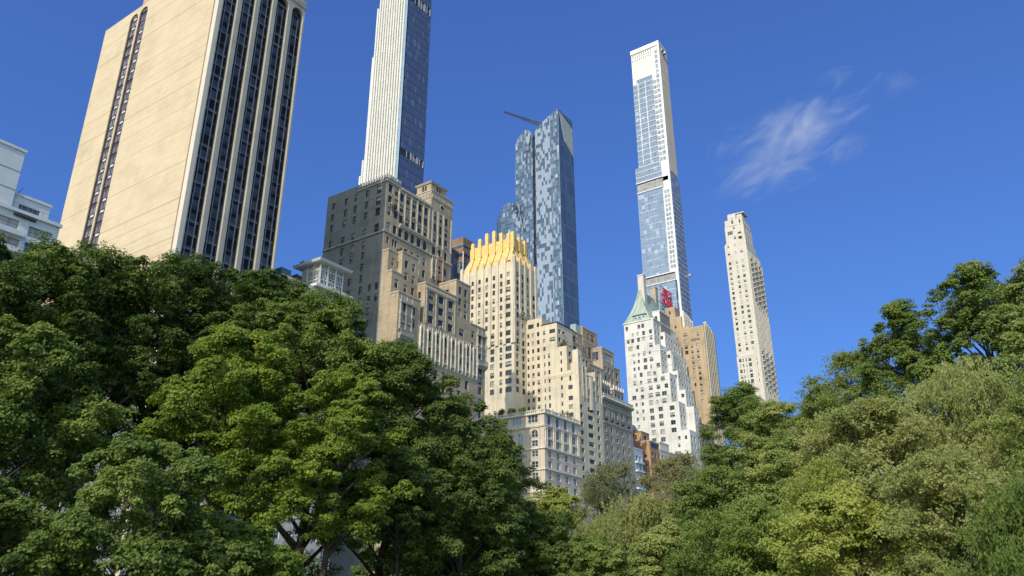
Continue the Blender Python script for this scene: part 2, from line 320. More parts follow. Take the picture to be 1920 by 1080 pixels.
def own(name, root, face, c, a0, a1, z0, z1, d0, d1, mat):
    o = MB(); fbox(o, face, c, a0, a1, z0, z1, d0, d1, mat); return o.build(name, root, tuple(root.location))
class Bld:
    def __init__(s, name, label, loc, cat='building', fr='frame_dark', gl='glass', sill=None, blind=0.35, acp=0.0, zvis=0, depth=0.3):
        s.root = empty(name, loc); tag(s.root, label, cat); s.mb = {}; s.wins = []
        s.fr, s.gl, s.sill, s.blind, s.acp, s.zvis, s.depth = fr, gl, sill, blind, acp, zvis, depth
        s.r = random.Random(hash(label) % 1000 if False else sum(map(ord, label)))
    def part(s, name):
        if name not in s.mb: s.mb[name] = MB()
        return s.mb[name]
    def facade(s, part, face, c, a0, a1, z0, z1, mat, wins=()):
        mb = s.part(part); H = []
        for wn in wins:
            ac, zc, w, h = wn[:4]; st = wn[4] if len(wn) > 4 else 's'
            if ac-w/2 < a0+.05 or ac+w/2 > a1-.05 or zc-h/2 < z0+.05 or zc+h/2 > z1-.05: continue
            H.append((ac-w/2, ac+w/2, zc-h/2, zc+h/2, st))
        cuts = sorted(set([z0, z1] + [round(h[2], 4) for h in H] + [round(h[3], 4) for h in H]))
        for za, zb in zip(cuts, cuts[1:]):
            if zb-za < 1e-3: continue
            zm = (za+zb)/2; iv = sorted((h[0], h[1]) for h in H if h[2] < zm < h[3]); a = a0
            for i0, i1 in iv:
                if i0 > a+1e-4: fquad(mb, face, c, a, i0, za, zb, mat)
                a = max(a, i1)
            if a1 > a+1e-4: fquad(mb, face, c, a, a1, za, zb, mat)
        d = s.depth
        for i0, i1, j0, j1, st in H:
            for e in (i0, i1): mb.poly([P3(face, c, e, j0), P3(face, c, e, j0, -d), P3(face, c, e, j1, -d), P3(face, c, e, j1)], mat)
            for e in (j0, j1): mb.poly([P3(face, c, i0, e), P3(face, c, i1, e), P3(face, c, i1, e, -d), P3(face, c, i0, e, -d)], mat)
            if st == 'arch': arch_fill(mb, face, c, i0, i1, j1, (i1-i0)/2, d, mat)
            bl = 0
            if s.r.random() < s.blind: bl = s.r.choice([0.3, 0.4, 0.5, 0.6, 0.9, 0.9])
            ac = s.r.random() < s.acp and st in 'sd'
            me = win_mesh(face, i1-i0, j1-j0, st, s.fr, s.gl, bl if st != 'arch' else 0, ac, s.sill)
            s.wins.append((me, P3(face, c, (i0+i1)/2, (j0+j1)/2, -d), (i1-i0)*(j1-j0), face))
    def block(s, part, x0, x1, y0, y1, z0, z1, mat, E=(), Nn=(), cope=None, skip='', over=0.15, ch=0.4):
        mb = s.part(part)
        if 'E' not in skip: s.facade(part, 'E', x0, y0, y1, z0, z1, mat, E)
        if 'N' not in skip: s.facade(part, 'N', y0, x0, x1, z0, z1, mat, Nn)
        mb.box(x0, x1, y0, y1, z0, z1, mat, 'ENBT')
        mb.poly([(x0+.01,y0+.01,z1-.03), (x1-.01,y0+.01,z1-.03), (x1-.01,y1-.01,z1-.03), (x0+.01,y1-.01,z1-.03)], MT['roof'])
        if cope:
            cb = MB(); o = over; cb.box(x0-(0 if 'E' in skip else o), x1+o, y0-(0 if 'N' in skip else o), y1+o, z1, z1+ch, cope)
            cb.build('coping', s.root, tuple(s.root.location))
    def finish(s):
        L = Vector(s.root.location)
        for k, mb in s.mb.items(): mb.build(k, s.root, tuple(L))
        def score(wn):
            p = Vector(wn[1]); d = p.length; n = abs(p.x)/d if wn[3] == 'E' else abs(p.y)/d
            return wn[2]*n/d/d*(1 if p.z > s.zvis else 0.02)
        ws = sorted(s.wins, key=score, reverse=True)
        for me, p, _, f in ws[:100]:
            o = bpy.data.objects.new("window", me); col.objects.link(o); o.parent = s.root; o.location = Vector(p)-L
        rest = ws[100:]
        if rest:
            V, Fs, Ms, mats = [], [], [], []; off = 0
            for me, p, _, f in rest:
                n = len(me.vertices); a = np.empty(n*3); me.vertices.foreach_get('co', a); V.append(a.reshape(-1, 3)+np.array(Vector(p)-L))
                idx = []
                for mt_ in me.materials:
                    if mt_ not in mats: mats.append(mt_)
                    idx.append(mats.index(mt_))
                for pl in me.polygons:
                    Fs.append([off+v for v in pl.vertices]); Ms.append(idx[pl.material_index])
                off += n
            me = bpy.data.meshes.new("window"); me.from_pydata(np.concatenate(V).tolist(), [], Fs)
            for mt_ in mats: me.materials.append(mt_)
            me.polygons.foreach_set('material_index', Ms); me.update()
            o = bpy.data.objects.new("window", me); col.objects.link(o); o.parent = s.root; o['kind'] = 'stuff'
        return s.root
def grid(cols, rows, w, h, st='s'): return [(a, z, w, h, st) for a in cols for z in rows]
def frange(a, b, st):
    o = []
    while (a <= b+1e-6) if st > 0 else (a >= b-1e-6): o.append(a); a += st
    return o

# ================================================================== SETTING
g = MB(); S = 9000; g.box(-S, S, -S, S, -3.0, -0.6, plain("park_lawn", (0.05, 0.085, 0.025), 0.95, noise=0.4, scale=0.2)); g.build("ground", kind='structure')
g = MB(); g.box(-500, 1200, 108, 135.5, -0.62, -0.42, plain("asphalt", (0.05, 0.05, 0.052), 0.9, noise=0.2)); g.build("road", kind='structure')
g = MB(); g.box(-500, 1200, 135.5, 139.8, -0.62, -0.27, plain("pavement_concrete", (0.32, 0.31, 0.29), 0.9)); g.build("pavement", kind='structure')
g = MB(); g.box(-500, 1200, 119.9, 120.05, -0.416, -0.412, plain("road_paint", (0.55, 0.5, 0.2), 0.8)); g.build("road_marking", kind='structure')
g = MB(); g.box(-300, 700, 101.0, 101.6, -0.6, 0.9, masonry("park_wall_stone", (0.2, 0.19, 0.17), 0.9, 0.4)); g.box(-300, 700, 100.9, 101.7, 0.9, 1.1, MT['trim_grey'])
tag(g.build("park_wall"), "low rough stone wall along the park side of the street, behind the tree trunks", "wall")

# ================================================================== 1 beige slab hotel tower
B = Bld("slab_tower", "tall beige slab tower with blank sunlit side and dark arched window bays", (82.3, 140, 0), zvis=40)
T = B.part('wall'); x0, x1, y0, y1, zt = 82.3, 106.7, 140.0, 194.4, 151.6
# east slab with two arched slots
slots = [(173.3, 177.0, 6, 150.3), (177.7, 181.4, 6, 150.0)]
a = y0+2.3; SL = MT['slab']
for (s0, s1, zb, ze) in slots:
    fquad(T, 'E', x0, a, s0, 0, zt, SL); fquad(T, 'E', x0, s0, s1, 0, zb, SL); fquad(T, 'E', x0, s0, s1, ze, zt, SL)
    arch_fill(T, 'E', x0, s0, s1, ze, 1.85, .35, SL)
    for e in (s0, s1): T.poly([P3('E', x0, e, zb), P3('E', x0, e, zb, -.35), P3('E', x0, e, ze, -.35), P3('E', x0, e, ze)], SL)
    a = s1
fquad(T, 'E', x0, a, y1, 0, zt, SL)
T.box(x0, x1, y0+2.3, y1, 0, zt, SL, 'EBN')
# corner return: brown reveal then pale trim
T.box(x0-.05, x0+.5, y0+1.55, y0+2.3, 0, zt, MT['brownbrick'], 'B'); 
T.box(x0-.25, x0+.8, y0, y0+1.5, 0, zt, MT['pierwhite'], 'B')
# north front: six piers, five arched bays
bays = [83.35+4.82*i for i in range(5)]; bw = 3.65; ztop = 150.8; za = 148.2
T.box(x0+.8, bays[0], y0+.05, y0+1.6, 0, ztop, MT['pier'], 'B')
for i, bx in enumerate(bays):
    nx = bays[i+1] if i < 4 else x1
    T.box(bx+bw, nx, y0, y0+1.6, 0, ztop, MT['pier'], 'B')
    fquad(T, 'N', y0, bx, bx+bw, za, ztop, MT['pier']); arch_fill(T, 'N', y0, bx, bx+bw, za, 1.9, 1.2, MT['pier'])
    T.poly([(bx, y0, ztop), (bx+bw, y0, ztop), (bx+bw, y0+1.6, ztop), (bx, y0+1.6, ztop)], MT['pier'])
cbm = B.part('parapet'); cbm.box(x0+.5, x1+.15, y0-.15, y0+1.0, ztop+.003, ztop+.9, MT['pier'])
for i in range(40): cbm.box(x0+1+i*.59, x0+1.3+i*.59, y0-.22, y0-.15, ztop-1.4, ztop+.6, MT['pier'])
ph = B.part('penthouse'); ph.box(x0+1.5, x1-3, y0+10, y1-14.6, zt, zt+7, masonry("pink_brick", (0.5, 0.33, 0.26), .5, .22), 'B')
ph.box(x0+3, x0+7, y1-12, y1-4, zt, zt+3.4, MT['pier'], 'B')
rr = random.Random(3); L = tuple(B.root.location)
for i, bx in enumerate(bays):
    mb = MB(); c = y0+.95; cw = [0, .95, 2.55, bw]; z = 3.2
    while z < za-1.5:
        ze = z+3.105; row_light = rr.random()
        for k in range(3):
            a0_, a1_ = bx+cw[k], bx+cw[k+1]
            fquad(mb, 'N', c, a0_, a1_, z, z+.62, MT['spandrel'] if row_light < .45 else MT['spandrel_dark'])
            if k == 1:
                hh = rr.choice([.0, 1.2, 1.4, 1.5, 1.7]); fquad(mb, 'N', c, a0_, a1_, z+.62, z+.62+hh, MT['pane_drape']) if hh else None
                fquad(mb, 'N', c, a0_, a1_, z+.62+hh, ze, MT['pane_dark'])
            else: fquad(mb, 'N', c, a0_, a1_, z+.62, ze, MT['pane_drape'] if rr.random() < .12 else MT['pane_dark'])
        fbox(mb, 'N', c, bx, bx+bw, z-.05, z+.06, 0, .1, MT['mullion' if row_light < .5 else 'spandrel'])
        z = ze
    fquad(mb, 'N', c, bx, bx+bw, z, za, MT['pane_dark']); fbox(mb, 'N', c, bx, bx+bw, z-.1, z+.25, 0, .25, MT['iron'])
    fbox(mb, 'N', c, bx+.1, bx+1.7, z-1.1, z-.95, .1, .2, MT['mullion'])
    o = mb.build("window_bay", B.root, L)
    for k in (1, 2):
        q = MB(); fbox(q, 'N', c, bx+cw[k]-.06, bx+cw[k]+.06, 3, za-2.9, .0, .28, MT['mullion']); q2 = q.build("mullion", o, L)
        q2.location = (0, 0, 0)
    q = MB(); fbox(q, 'N', c, bx+bw-.3, bx+bw-.2, 3, za-1.9, .1, .3, MT['brownframe']); q2 = q.build("frame", o, L); q2.location = (0, 0, 0)
for (s0, s1, zb, ze) in slots:
    mb = MB(); c = x0+.34; fquad(mb, 'E', c, s0, s1, zb, ze, MT['brownframe']); z = 8.1
    while z < ze-2:
        fquad(mb, 'E', c, s0+.5, s1-.9, z+1.15, z+2.75, MT['mauve_glass'], .06); 
        fbox(mb, 'E', c, s0+1.6, s0+1.72, z+1.1, z+2.8, .06, .14, MT['brownframe'])
        k = rr.random()
        if k < .6: fbox(mb, 'E', c, s0+1.0, s1-1.3, z+.25, z+.8, .05, .12, MT['frame_white'])
        elif k < .75: fquad(mb, 'E', c, s0+.5, s1-.9, z, z+1.15, MT['mauve_glass'], .06)
        fbox(mb, 'E', c, s0, s1, z+.93, z+1.05, 0, .18, MT['brownframe'])
        z += 3.105
    for e in (s0+.25, s1-.35): fbox(mb, 'E', c, e, e+.12, zb, ze-.8, 0, .2, MT['brownframe'])
    mb.build("window_slot", B.root, L)
B.finish()

# ================================================================== 2 white modernist block at far left
B = Bld("white_apartment_block", "white modernist block with ribbon windows and stepped roof penthouse, beside the beige slab tower", (30, 140, 0), fr='frame_grey', gl='glass_blue', blind=.25, zvis=55)
W = MT['whitepaint']; Wn = []
for z in (63.0, 59.9, 56.8, 53.7): Wn += [(56.4, z, 3.9, 1.9, 't'), (51.2, z, 4.6, 1.9, 't'), (45.5, z, 5, 1.9, 't')]
Wn = [w_ for w_ in Wn if not (w_[1] > 62 and w_[0] < 55)]
B.block('wall', 20, 59.4, 140, 160, 0, 66.0, W, [(145, z, 4, 1.9, 'd') for z in (63, 59.9)], Wn+[(50.3, 63.4, 5.0, 1.6, 't')], skip='')
B.block('penthouse_wall', 51.1, 57.5, 141.0, 152, 66.0, 69.4, W, [], [(54.2, 67.2, 3.6, 1.0, 'd')])
B.block('shaft', 44.0, 51.1, 140.5, 150, 66.0, 77.6, W)
cbm = B.part('cornice'); cbm.box(19.5, 59.6, 139.5, 140, 65.5, 66.1, W); cbm.box(50.9, 57.7, 140.8, 141.0, 69.1, 69.6, W); cbm.box(43.8, 51.3, 140.3, 140.5, 77.2, 77.7, W)
for z in (61.2, 58.1, 55): cbm.box(40, 53.6, 139.0, 140, z, z+.9, W)
rl = B.part('railing')
for x in frange(51.5, 59.2, 0.9): rl.tube((x, 139.7, 66.1), (x, 139.7, 67.1), .03, .03, MT['steel'], 4)
rl.tube((51, 139.7, 67.1), (59.3, 139.7, 67.1), .035, .035, MT['steel'], 4)
rl.box(51.5, 55.2, 139.55, 140, 64.9, 65.2, MT['iron'])
for z in (69.6, 73.2): B.part('shaft').box(43.9, 51.2, 140.45, 140.5, z, z+.1, MT['frame_grey'])
B.part('antenna').tube((51.6, 140.6, 69.4), (52.2, 140.4, 70.6), .06, .05, MT['iron'])
B.finish()

# ================================================================== 3 white building with glazed rooftop pavilion
B = Bld("pavilion_building", "white building topped by a small glazed pavilion with overhanging roof", (112, 140, 0), fr='frame_white', zvis=70)
B.block('wall', 109.5, 131.0, 140.2, 165, 0, 74.2, MT['whitestone'], grid([143, 147, 151, 155], frange(69, 6, -3.5), 1.3, 1.9), grid([112, 115.5, 119, 122.5, 126, 129], frange(69, 6, -3.5), 1.4, 2.0, 'd'))
PV = MB(); fx0, fx1, fy0, fy1, fz0, fz1 = 120.8, 128.4, 140.6, 147.4, 75.4, 81.2
B.part('ledge').box(118.6, 131.2, 138.9, 150, 74.2, 74.9, MT['whitepaint']); B.part('ledge').box(119.8, 129.6, 139.7, 148.5, 74.9, 75.4, MT['whitepaint'])
B.part('pavilion_roof').frustum((119.3, 129.9, 139.2, 148.9), 81.2, (119.0, 130.2, 138.9, 149.2), 81.8, MT['whitepaint'])
B.part('pavilion_roof').frustum((119.3, 129.9, 139.2, 148.9), 81.8, (123, 126, 142.5, 145.5), 82.9, MT['whitepaint'])
gm = B.part('pavilion_glazing')
gm.box(fx0+.12, fx1, fy0+.12, fy1, fz0, fz1, MT['pane_dark'], 'BT')
pf = B.part('pavilion_frame')
for face, c, a0, a1 in (('E', fx0, fy0, fy1), ('N', fy0, fx0, fx1)):
    L_ = a1-a0
    for i in range(4):
        a = a0+L_*i/3; fbox(pf, face, c, a-.28 if i else a, a+.28 if i < 3 else a, fz0, fz1, -.2, .12, MT['frame_white'])
    for b_ in range(3):
        for k in range(1, 4):
            a = a0+L_*b_/3+.28+(L_/3-.56)*k/4; fbox(pf, face, c, a-.06, a+.06, fz0, fz1, -.1, .03, MT['frame_white'])
    for z in (fz0, fz0+1.5, fz1-1.7, fz1-.3): fbox(pf, face, c, a0, a1, z, z+.26, -.1, .08, MT['frame_white'])
    for z in (fz0+2.5, fz1-.95): fbox(pf, face, c, a0, a1, z, z+.09, -.1, .02, MT['frame_white'])
fn = B.part('finial'); fn.tube((120.4, 147.6, 81.8), (120.4, 147.6, 82.7), .35, .2, MT['iron']); fn.tube((120.4, 147.6, 82.6), (120.8, 147.2, 83.5), .28, .1, MT['iron']); fn.tube((120.4, 147.8, 82.6), (120.2, 148.1, 83.2), .16, .08, MT['iron'])
bk = B.part('bulkhead'); bk.box(111, 114, 143, 147, 74.2, 77.2, MT['awning_teal']); bk.tube((116.5, 144, 74.2), (116.5, 144, 76.6), 1.3, 1.3, MT['iron'], 10); bk.tube((116.5, 144, 76.6), (116.5, 144, 77.5), 1.4, .1, MT['iron'], 10)
B.finish()

# ================================================================== 4 grey-tan hotel with bell turret
B = Bld("turreted_hotel", "stepped tan stone hotel with plain grey side wall, battlements and square lookout turret", (148.3, 140, 0), sill=None, blind=.4, acp=.08, zvis=58)
bf, gb = MT['buff'], MT['greybuff']; XE = 148.3
rowsE = [117.5, 113.6, 110.0, 104.4, 100.5, 97.0, 93.3, 89.7, 86.1, 82.6, 79.0, 75.4, 71.8]
E_ = [(169.4, z, 1.25, 2.3) for z in (117.5, 113.6, 110.0, 104.4, 97, 93.3)] + [(163.9, z, 1.35, 2.3) for z in (117.5, 113.6, 110, 104.4, 100.6, 97, 93.3, 89.7)] \
   + [(159.7, z, 1.35, 2.4) for z in rowsE if z != 93.3] + [(155.0, z, 1.35, 2.4) for z in rowsE] + [(150.2, z, 1.9, 2.6) for z in (117.5, 113.6, 110)] + [(150.2, 104.6, 1.8, 3.0)] \
   + [(151.4, z, 1.2, 2.2) for z in (86.1, 82.6, 79, 75.4)] + [(148.7, z, 1.2, 2.2) for z in (86.1, 82.6)]
Ncols = [155.0, 157.75, 160.5, 163.3, 166.1]
Nw = grid(Ncols, [116.7, 113.0, 109.35], 1.75, 2.5) + [(c, 104.9, 1.75, 3.0, 'arch') for c in Ncols] + grid([149.9, 152.6], [117.5, 113.6, 110.0, 104.9], 1.6, 2.7) + grid([149.9, 152.2, 153.4], [100.6], .9, 2.2) \
   + grid([157.75, 160.5, 163.3, 166.1, 170.4, 173.2, 176.1], [99.5, 95.6, 92.0, 88.4], 1.4, 2.4)
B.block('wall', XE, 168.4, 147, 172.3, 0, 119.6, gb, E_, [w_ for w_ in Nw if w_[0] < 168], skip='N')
B.facade('front_wall', 'N', 147, XE, 168.4, 0, 119.6, bf, [w_ for w_ in Nw if w_[0] < 168])
B.block('front_wall', 168.4, 179.0, 147, 154.7, 0, 125.2, bf, [], grid([170.4, 173.2, 176.1], [117.0, 113.0, 109.3], 1.6, 2.6) + [(c, 104.9, 1.6, 3.0, 'arch') for c in (170.4, 173.2, 176.1)] + [w_ for w_ in Nw if w_[0] > 168])
B.block('turret', 169.0, 176.4, 147.9, 153.9, 125.2, 129.0, bf, [(150.2, 127.3, .8, 2.0, 'arch'), (151.3, 127.3, .8, 2.0, 'arch')], [(172.2, 127.2, .8, 2.0, 'arch'), (173.5, 127.2, .8, 2.0, 'arch')])
tu = B.part('turret_cornice')
tu.box(168.0, 179.4, 146.6, 155.1, 125.2, 125.6, MT['trim']); tu.box(168.2, 179.2, 146.8, 154.9, 124.5, 125.2, MT['trim']); tu.frustum((168.7, 176.7, 147.6, 154.2), 128.6, (168.4, 177, 147.3, 154.5), 129.2, MT['trim'])
tu.frustum((168.8, 176.6, 147.7, 154.1), 129.2, (170.5, 175, 149, 152.8), 130.2, MT['brownbrick'])
for i in range(16):
    tu.box(168.6+i*.65, 168.9+i*.65, 146.75, 147, 122.9, 124.4, MT['trim']); 
    if i < 12: tu.box(168.15, 168.4, 147.3+i*.62, 147.6+i*.62, 122.9, 124.4, MT['trim'])
for xx in (169.3, 172.0, 174.7, 178.6): tu.box(xx-.3, xx+.3, 146.75, 147, 106.8, 118.8, MT['trim'])
oc = B.part('oculus')
for i in range(16):
    t0, t1 = 2*pi*i/16, 2*pi*(i+1)/16
    oc.poly([(173.4+1.25*cos(t0), 146.9, 121.1+1.25*sin(t0)), (173.4+1.25*cos(t1), 146.9, 121.1+1.25*sin(t1)), (173.4+.75*cos(t1), 146.8, 121.1+.75*sin(t1)), (173.4+.75*cos(t0), 146.8, 121.1+.75*sin(t0))], MT['trim'])
oc.poly([(173.4+.8*cos(2*pi*i/16), 146.93, 121.1+.8*sin(2*pi*i/16)) for i in range(16)], MT['iron'])
# south-east part of the upper storey, plain coping; battlements on the corner
B.block('wall', XE+.002, 160, 159.6, 172.25, 119.6, 121.4, gb, cope=MT['trim_grey'], over=.05, ch=.2)
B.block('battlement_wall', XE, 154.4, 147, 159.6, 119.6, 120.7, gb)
for i in range(12): own('battlement', B.root, 'E', XE, 147.0+i*1.08, 147.55+i*1.08, 120.7, 121.9, -.3, .1, MT['trim_grey'])
for i in range(1, 6): own('battlement', B.root, 'N', 147, XE+i*1.08, XE+.55+i*1.08, 120.7, 121.9, -.3, .1, MT['trim_grey'])
for z_, o_ in ((119.4, .25), (102.7, .4)):
    c_ = B.part('cornice'); c_.box(XE-o_, XE, 147-o_, 159.6 if z_ > 110 else 172.3, z_, z_+.5, MT['trim_grey']); c_.box(XE, 154.4 if z_ > 110 else 168.4, 147-o_, 147, z_, z_+.5, MT['trim_grey'])
c_.box(154.4, 168.4, 146.4, 147, 107.2, 107.7, MT['trim']); c_.box(154.4, 168.4, 146.6, 147, 106.6, 107.2, MT['trim']); c_.box(154.4, 168.4, 146.65, 147, 119.1, 119.9, MT['trim'])
c_.box(168.4, 179, 146.5, 147, 102.7, 103.2, MT['trim'])
for k in range(6): c_.box(153.5+k*2.77, 153.9+k*2.77, 146.75, 147, 108, 119, MT['trim'])
# stepped lower volumes towards the park
B.block('front_wall', XE, 152.3, 144.7, 147, 0, 96.4, bf, [], [(150.2, 93.2, 1.1, 2.2)], cope=MT['trim'])
B.block('front_wall', 152.25, 159.3, 143, 147, 0, 96.7, bf, [(144.8, 93.0, 1.0, 2.1)], grid([154.1, 157.2], [93.4, 89.7, 86.0], 1.4, 2.3), cope=MT['trim'])
B.block('front_wall', XE, 152.25, 142.95, 144.7, 0, 89.4, bf, [], [(150.3, 86.2, 1.4, 2.6)], cope=MT['trim'])
Nlow = grid([151.3, 154.6], [78.6, 75.0, 69.0, 65.4, 61.8, 58.2, 54.6, 51], 1.6, 2.4)
Nmid = [161.7+3.52*i for i in range(7)]
B.block('front_wall', XE, 157.5, 140, 143, 0, 82.4, bf, [], Nlow, cope=MT['trim'])
B.block('front_wall', 159.3, 173.3, 140.02, 147, 0, 88.8, bf, [(142.2, 85.4, 1.1, 2.0), (144.6, 85.4, 1.1, 2.0)], grid([162.1, 166.55, 171.0], [85.6, 82.0, 78.3], 2.2, 2.3, 'd') + grid(Nmid[:4], [73.2, 69.5, 62.9, 59.2, 55.6, 52, 48.4], 1.5, 2.6), cope=MT['trim'])
B.block('front_wall', 157.5, 159.3, 140.05, 147, 0, 76.5, bf, [], [(158.3, 73.2, 1.0, 2.4), (158.3, 69.5, 1.0, 2.4)])
B.block('front_wall', 173.3, 180.4, 140, 147, 0, 94.4, bf, [(143.5, 91.0, 1.2, 2.2)], grid([175.2, 178.0], [91.5, 87.9, 84.4], 1.4, 2.4) + [(176.4, 78.4, 2.4, 2.2, 'd')] + grid(Nmid[4:6], [73.2, 69.5, 62.9, 59.2, 55.6, 52, 48.4], 1.5, 2.6), cope=MT['trim'])
B.block('front_wall', 180.4, 188.3, 139.98, 170, 0, 82.5, bf, [], grid([181.9], [79.3, 75.7, 72.1], 1.4, 2.2) + grid([185.9], [78.6, 72.6, 68.9, 65.6, 62.6, 59, 55.4], 1.7, 2.3), cope=MT['trim'])
for k, xx in enumerate((160.0, 164.3, 168.8, 173.0)): c_.box(xx-.18, xx+.18, 139.85, 140.02, 76.8, 87.3, MT['trim'])
for i in range(22):
    if i < 20: c_.box(159.6+i*.68, 159.9+i*.68, 139.8, 140.02, 87.2, 88.2, MT['trim'])
# tracery bays in white stone
def oriel(xc, z0, z1, wdt=1.9, mat=None, y=140.0):
    m_ = mat or MT['trim_white']; o = MB(); h = wdt/2
    for sx in (-1, 1):
        o.box(xc+sx*h-.16, xc+sx*h+.16, y-.6, y, z0, z1, m_); o.tube((xc+sx*h, y-.42, z1), (xc+sx*h, y-.42, z1+1.0), .16, .03, m_, 5)
        o.frustum((xc+sx*h-.13, xc+sx*h+.13, y-.35, y), z0-1.2, (xc+sx*h-.2, xc+sx*h+.2, y-.65, y), z0, m_)
    o.box(xc-h, xc+h, y-.45, y, z0-.1, z0+.35, m_); o.box(xc-h+.16, xc+h-.16, y-.28, y, (z0+z1)/2-.9, (z0+z1)/2-.3, MT['trim_grey'])
    n = 6
    for i in range(n):
        for sgn in (-1, 1):
            a_ = i/n; b2_ = (i+1)/n
            xa, xb = xc+sgn*h*(1-a_), xc+sgn*h*(1-b2_); za_, zb_ = z1-1.7+1.7*math.sqrt(a_), z1-1.7+1.7*math.sqrt(b2_)
            o.box(min(xa, xb), max(xa, xb), y-.42, y-.02, zb_-.05, z1+.15, m_)
    o.box(xc-.1, xc+.1, y-.5, y-.4, z1, z1+.8, m_)
    o.build("tracery_bay", B.root, tuple(B.root.location))
for i, xc in enumerate(Nmid[:7]): oriel(xc, 66.6, 75.0)
oriel(158.3, 67.0, 75.0, 1.3)
oriel(173.3, 96.0, 103.6, 2.6, MT['pinkstone'], 147.0); oriel(170.4, 96.4, 102.0, 1.8, MT['trim'], 147.0)
for bx0, bx1 in ((149.2, 153.8), (184.0, 188.2)):
    o = MB(); o.box(bx0-.3, bx1+.3, 138.9, 140, 70.2, 70.7, MT['trim_grey']); o.frustum((bx0, bx1, 139.6, 140), 69.2, (bx0-.3, bx1+.3, 138.9, 140), 70.2, MT['trim_grey'])
    for xx in frange(bx0-.2, bx1+.3, .42): o.box(xx, xx+.14, 138.95, 139.1, 70.7, 71.7, MT['trim_grey'])
    o.box(bx0-.3, bx1+.3, 138.9, 139.15, 71.7, 71.9, MT['trim_grey']); o.build("balcony", B.root, tuple(B.root.location))
    o = MB()
    for xx in (bx0, (bx0+bx1)/2, bx1): o.box(xx-.2, xx+.2, 139.5, 139.98, 71.9, 80.5, MT['trim_grey']); o.tube((xx, 139.6, 80.5), (xx, 139.6, 82), .22, .04, MT['trim_grey'], 5); o.box(xx-.35, xx+.35, 139.3, 139.98, 76, 77, MT['trim_grey'])
    o.box(bx0-.3, bx1+.3, 139.3, 139.98, 79.6, 80.3, MT['trim_grey']); o.box(bx0, bx1, 139.6, 139.98, 73.9, 74.6, MT['trim_grey']); o.build("carved_pier", B.root, tuple(B.root.location))
# exterior party-wall joints
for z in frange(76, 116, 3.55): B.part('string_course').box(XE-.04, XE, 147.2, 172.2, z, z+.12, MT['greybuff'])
hc = B.part('satellite_rack')
for k in range(5): hc.tube((150.6+.35*k, 146.5, 110.8+.4*(k % 3)), (151.6+.2*k, 146.0, 112.6-.5*(k % 2)), .07, .05, MT['iron'], 4)
hc.box(150.8, 151.9, 146.0, 146.9, 111.3, 112.3, MT['iron']); hc.box(150.2, 152.6, 146.2, 146.9, 110.6, 110.8, MT['steel'])
B.finish()

# ================================================================== 5 brown-topped glass tower behind
B = Bld("brown_office_tower", "brown-topped dark glass tower glimpsed between the turreted hotel and the gold-crowned tower", (276.9, 220, 0))
B.block('wall', 276.9, 288, 220, 240, 0, 168.0, MT['darkglass'], cope=MT['frame_grey'])
B.block('upper_wall', 277.2, 287.7, 220.3, 239, 168.4, 172.4, MT['brownbrick'])
for z in (163.5, 158.6): B.part('brown_band').box(276.7, 288.2, 219.8, 240, z, z+3.0, MT['brownbrick'])
B.block('annex_wall', 262, 276.8, 222.5, 240, 0, 164.5, MT['darkglass'])
B.part('pipe').tube((276.6, 219.6, 150), (276.6, 219.6, 164), .25, .25, MT['frame_white'])
B.finish()

# ================================================================== 6 gold-crowned tower + stepped wing behind the corner block
K = 1.163; SX = lambda v: v*K; SZ = lambda v: 1.6+(v-1.6)*K
B = Bld("gold_crowned_tower", "ivory ribbed tower with a bright yellow finned crown", (237.6, 162.8, 0), blind=.35, zvis=78, gl='glass', fr='frame_dark')
iv = MT['ivory']; x0, x1, y0, y1 = 237.6, 254.3, 162.8, 189.6
rT = [SZ(z) for z in (107.8, 104.8, 102.2, 99.1, 96.1, 93.1, 89.9, 86.7, 83.9, 81.2, 78.6, 75.9, 73.0, 70.2, 67.4)]
cE = [165.6, 169.1, 172.7, 176.2, 179.9, 183.4]
We = [(c, z, 1.25, 2.05) for c in cE[1:] for z in rT if not (z < 102 and c in (172.7, 176.2))] + [(165.6, z, 3.0, 2.1, 't') for z in rT[2:]] + [(165.6, z, 1.5, 2.0, 's') for z in rT[:2]]
We = [(a_, z, w_, h_, 'arch' if abs(z-rT[0]) < .1 and a_ != 165.6 else (r_[0] if r_ else 's')) for a_, z, w_, h_, *r_ in We]
We += [(173.2, z, 1.9, 2.1, 'd') for z in rT[7:]] + [(177.6, z, 2.0, 2.1, 'd') for z in rT[7:]]
cN = [239.6, 243.5, 247.3, 251.7]
Wn = [(c, z, 1.3, 2.1) for c in cN[1:3] for z in rT[:7]] + [(239.7, z, 1.9, 2.2, 'd') for z in rT] + [(251.7, z, 1.9, 2.2, 'd') for z in rT[2:7]] + [(243.9, z, 1.9, 2.2, 'd') for z in rT[7:]]
B.block('wall', x0, x1, y0, y1, 0, 130.2, iv, We, Wn)
fins = B.part('pier'); finY = [163.6+3.62*i for i in range(8)]; finX = [x0+.05, 241.4, 245.2, 249.2, 252.8]
for i, yy in enumerate(finY):
    z1_ = 132.0 if i not in (0,) else 132.6
    fins.box(x0-.55, x0, yy-.62, yy+.62, 96, z1_, iv, 'B'); fins.frustum((x0-.55, x0+.3, yy-.62, yy+.62), z1_, (x0-.4, x0+.2, yy-.3, yy+.3), z1_+.9, iv)
    if 0 < i: fins.frustum((x0-.3, x0, yy-.3, yy+.3), 112, (x0-.95, x0, yy-.5, yy+.5), 114.5, MT['trim_white'])
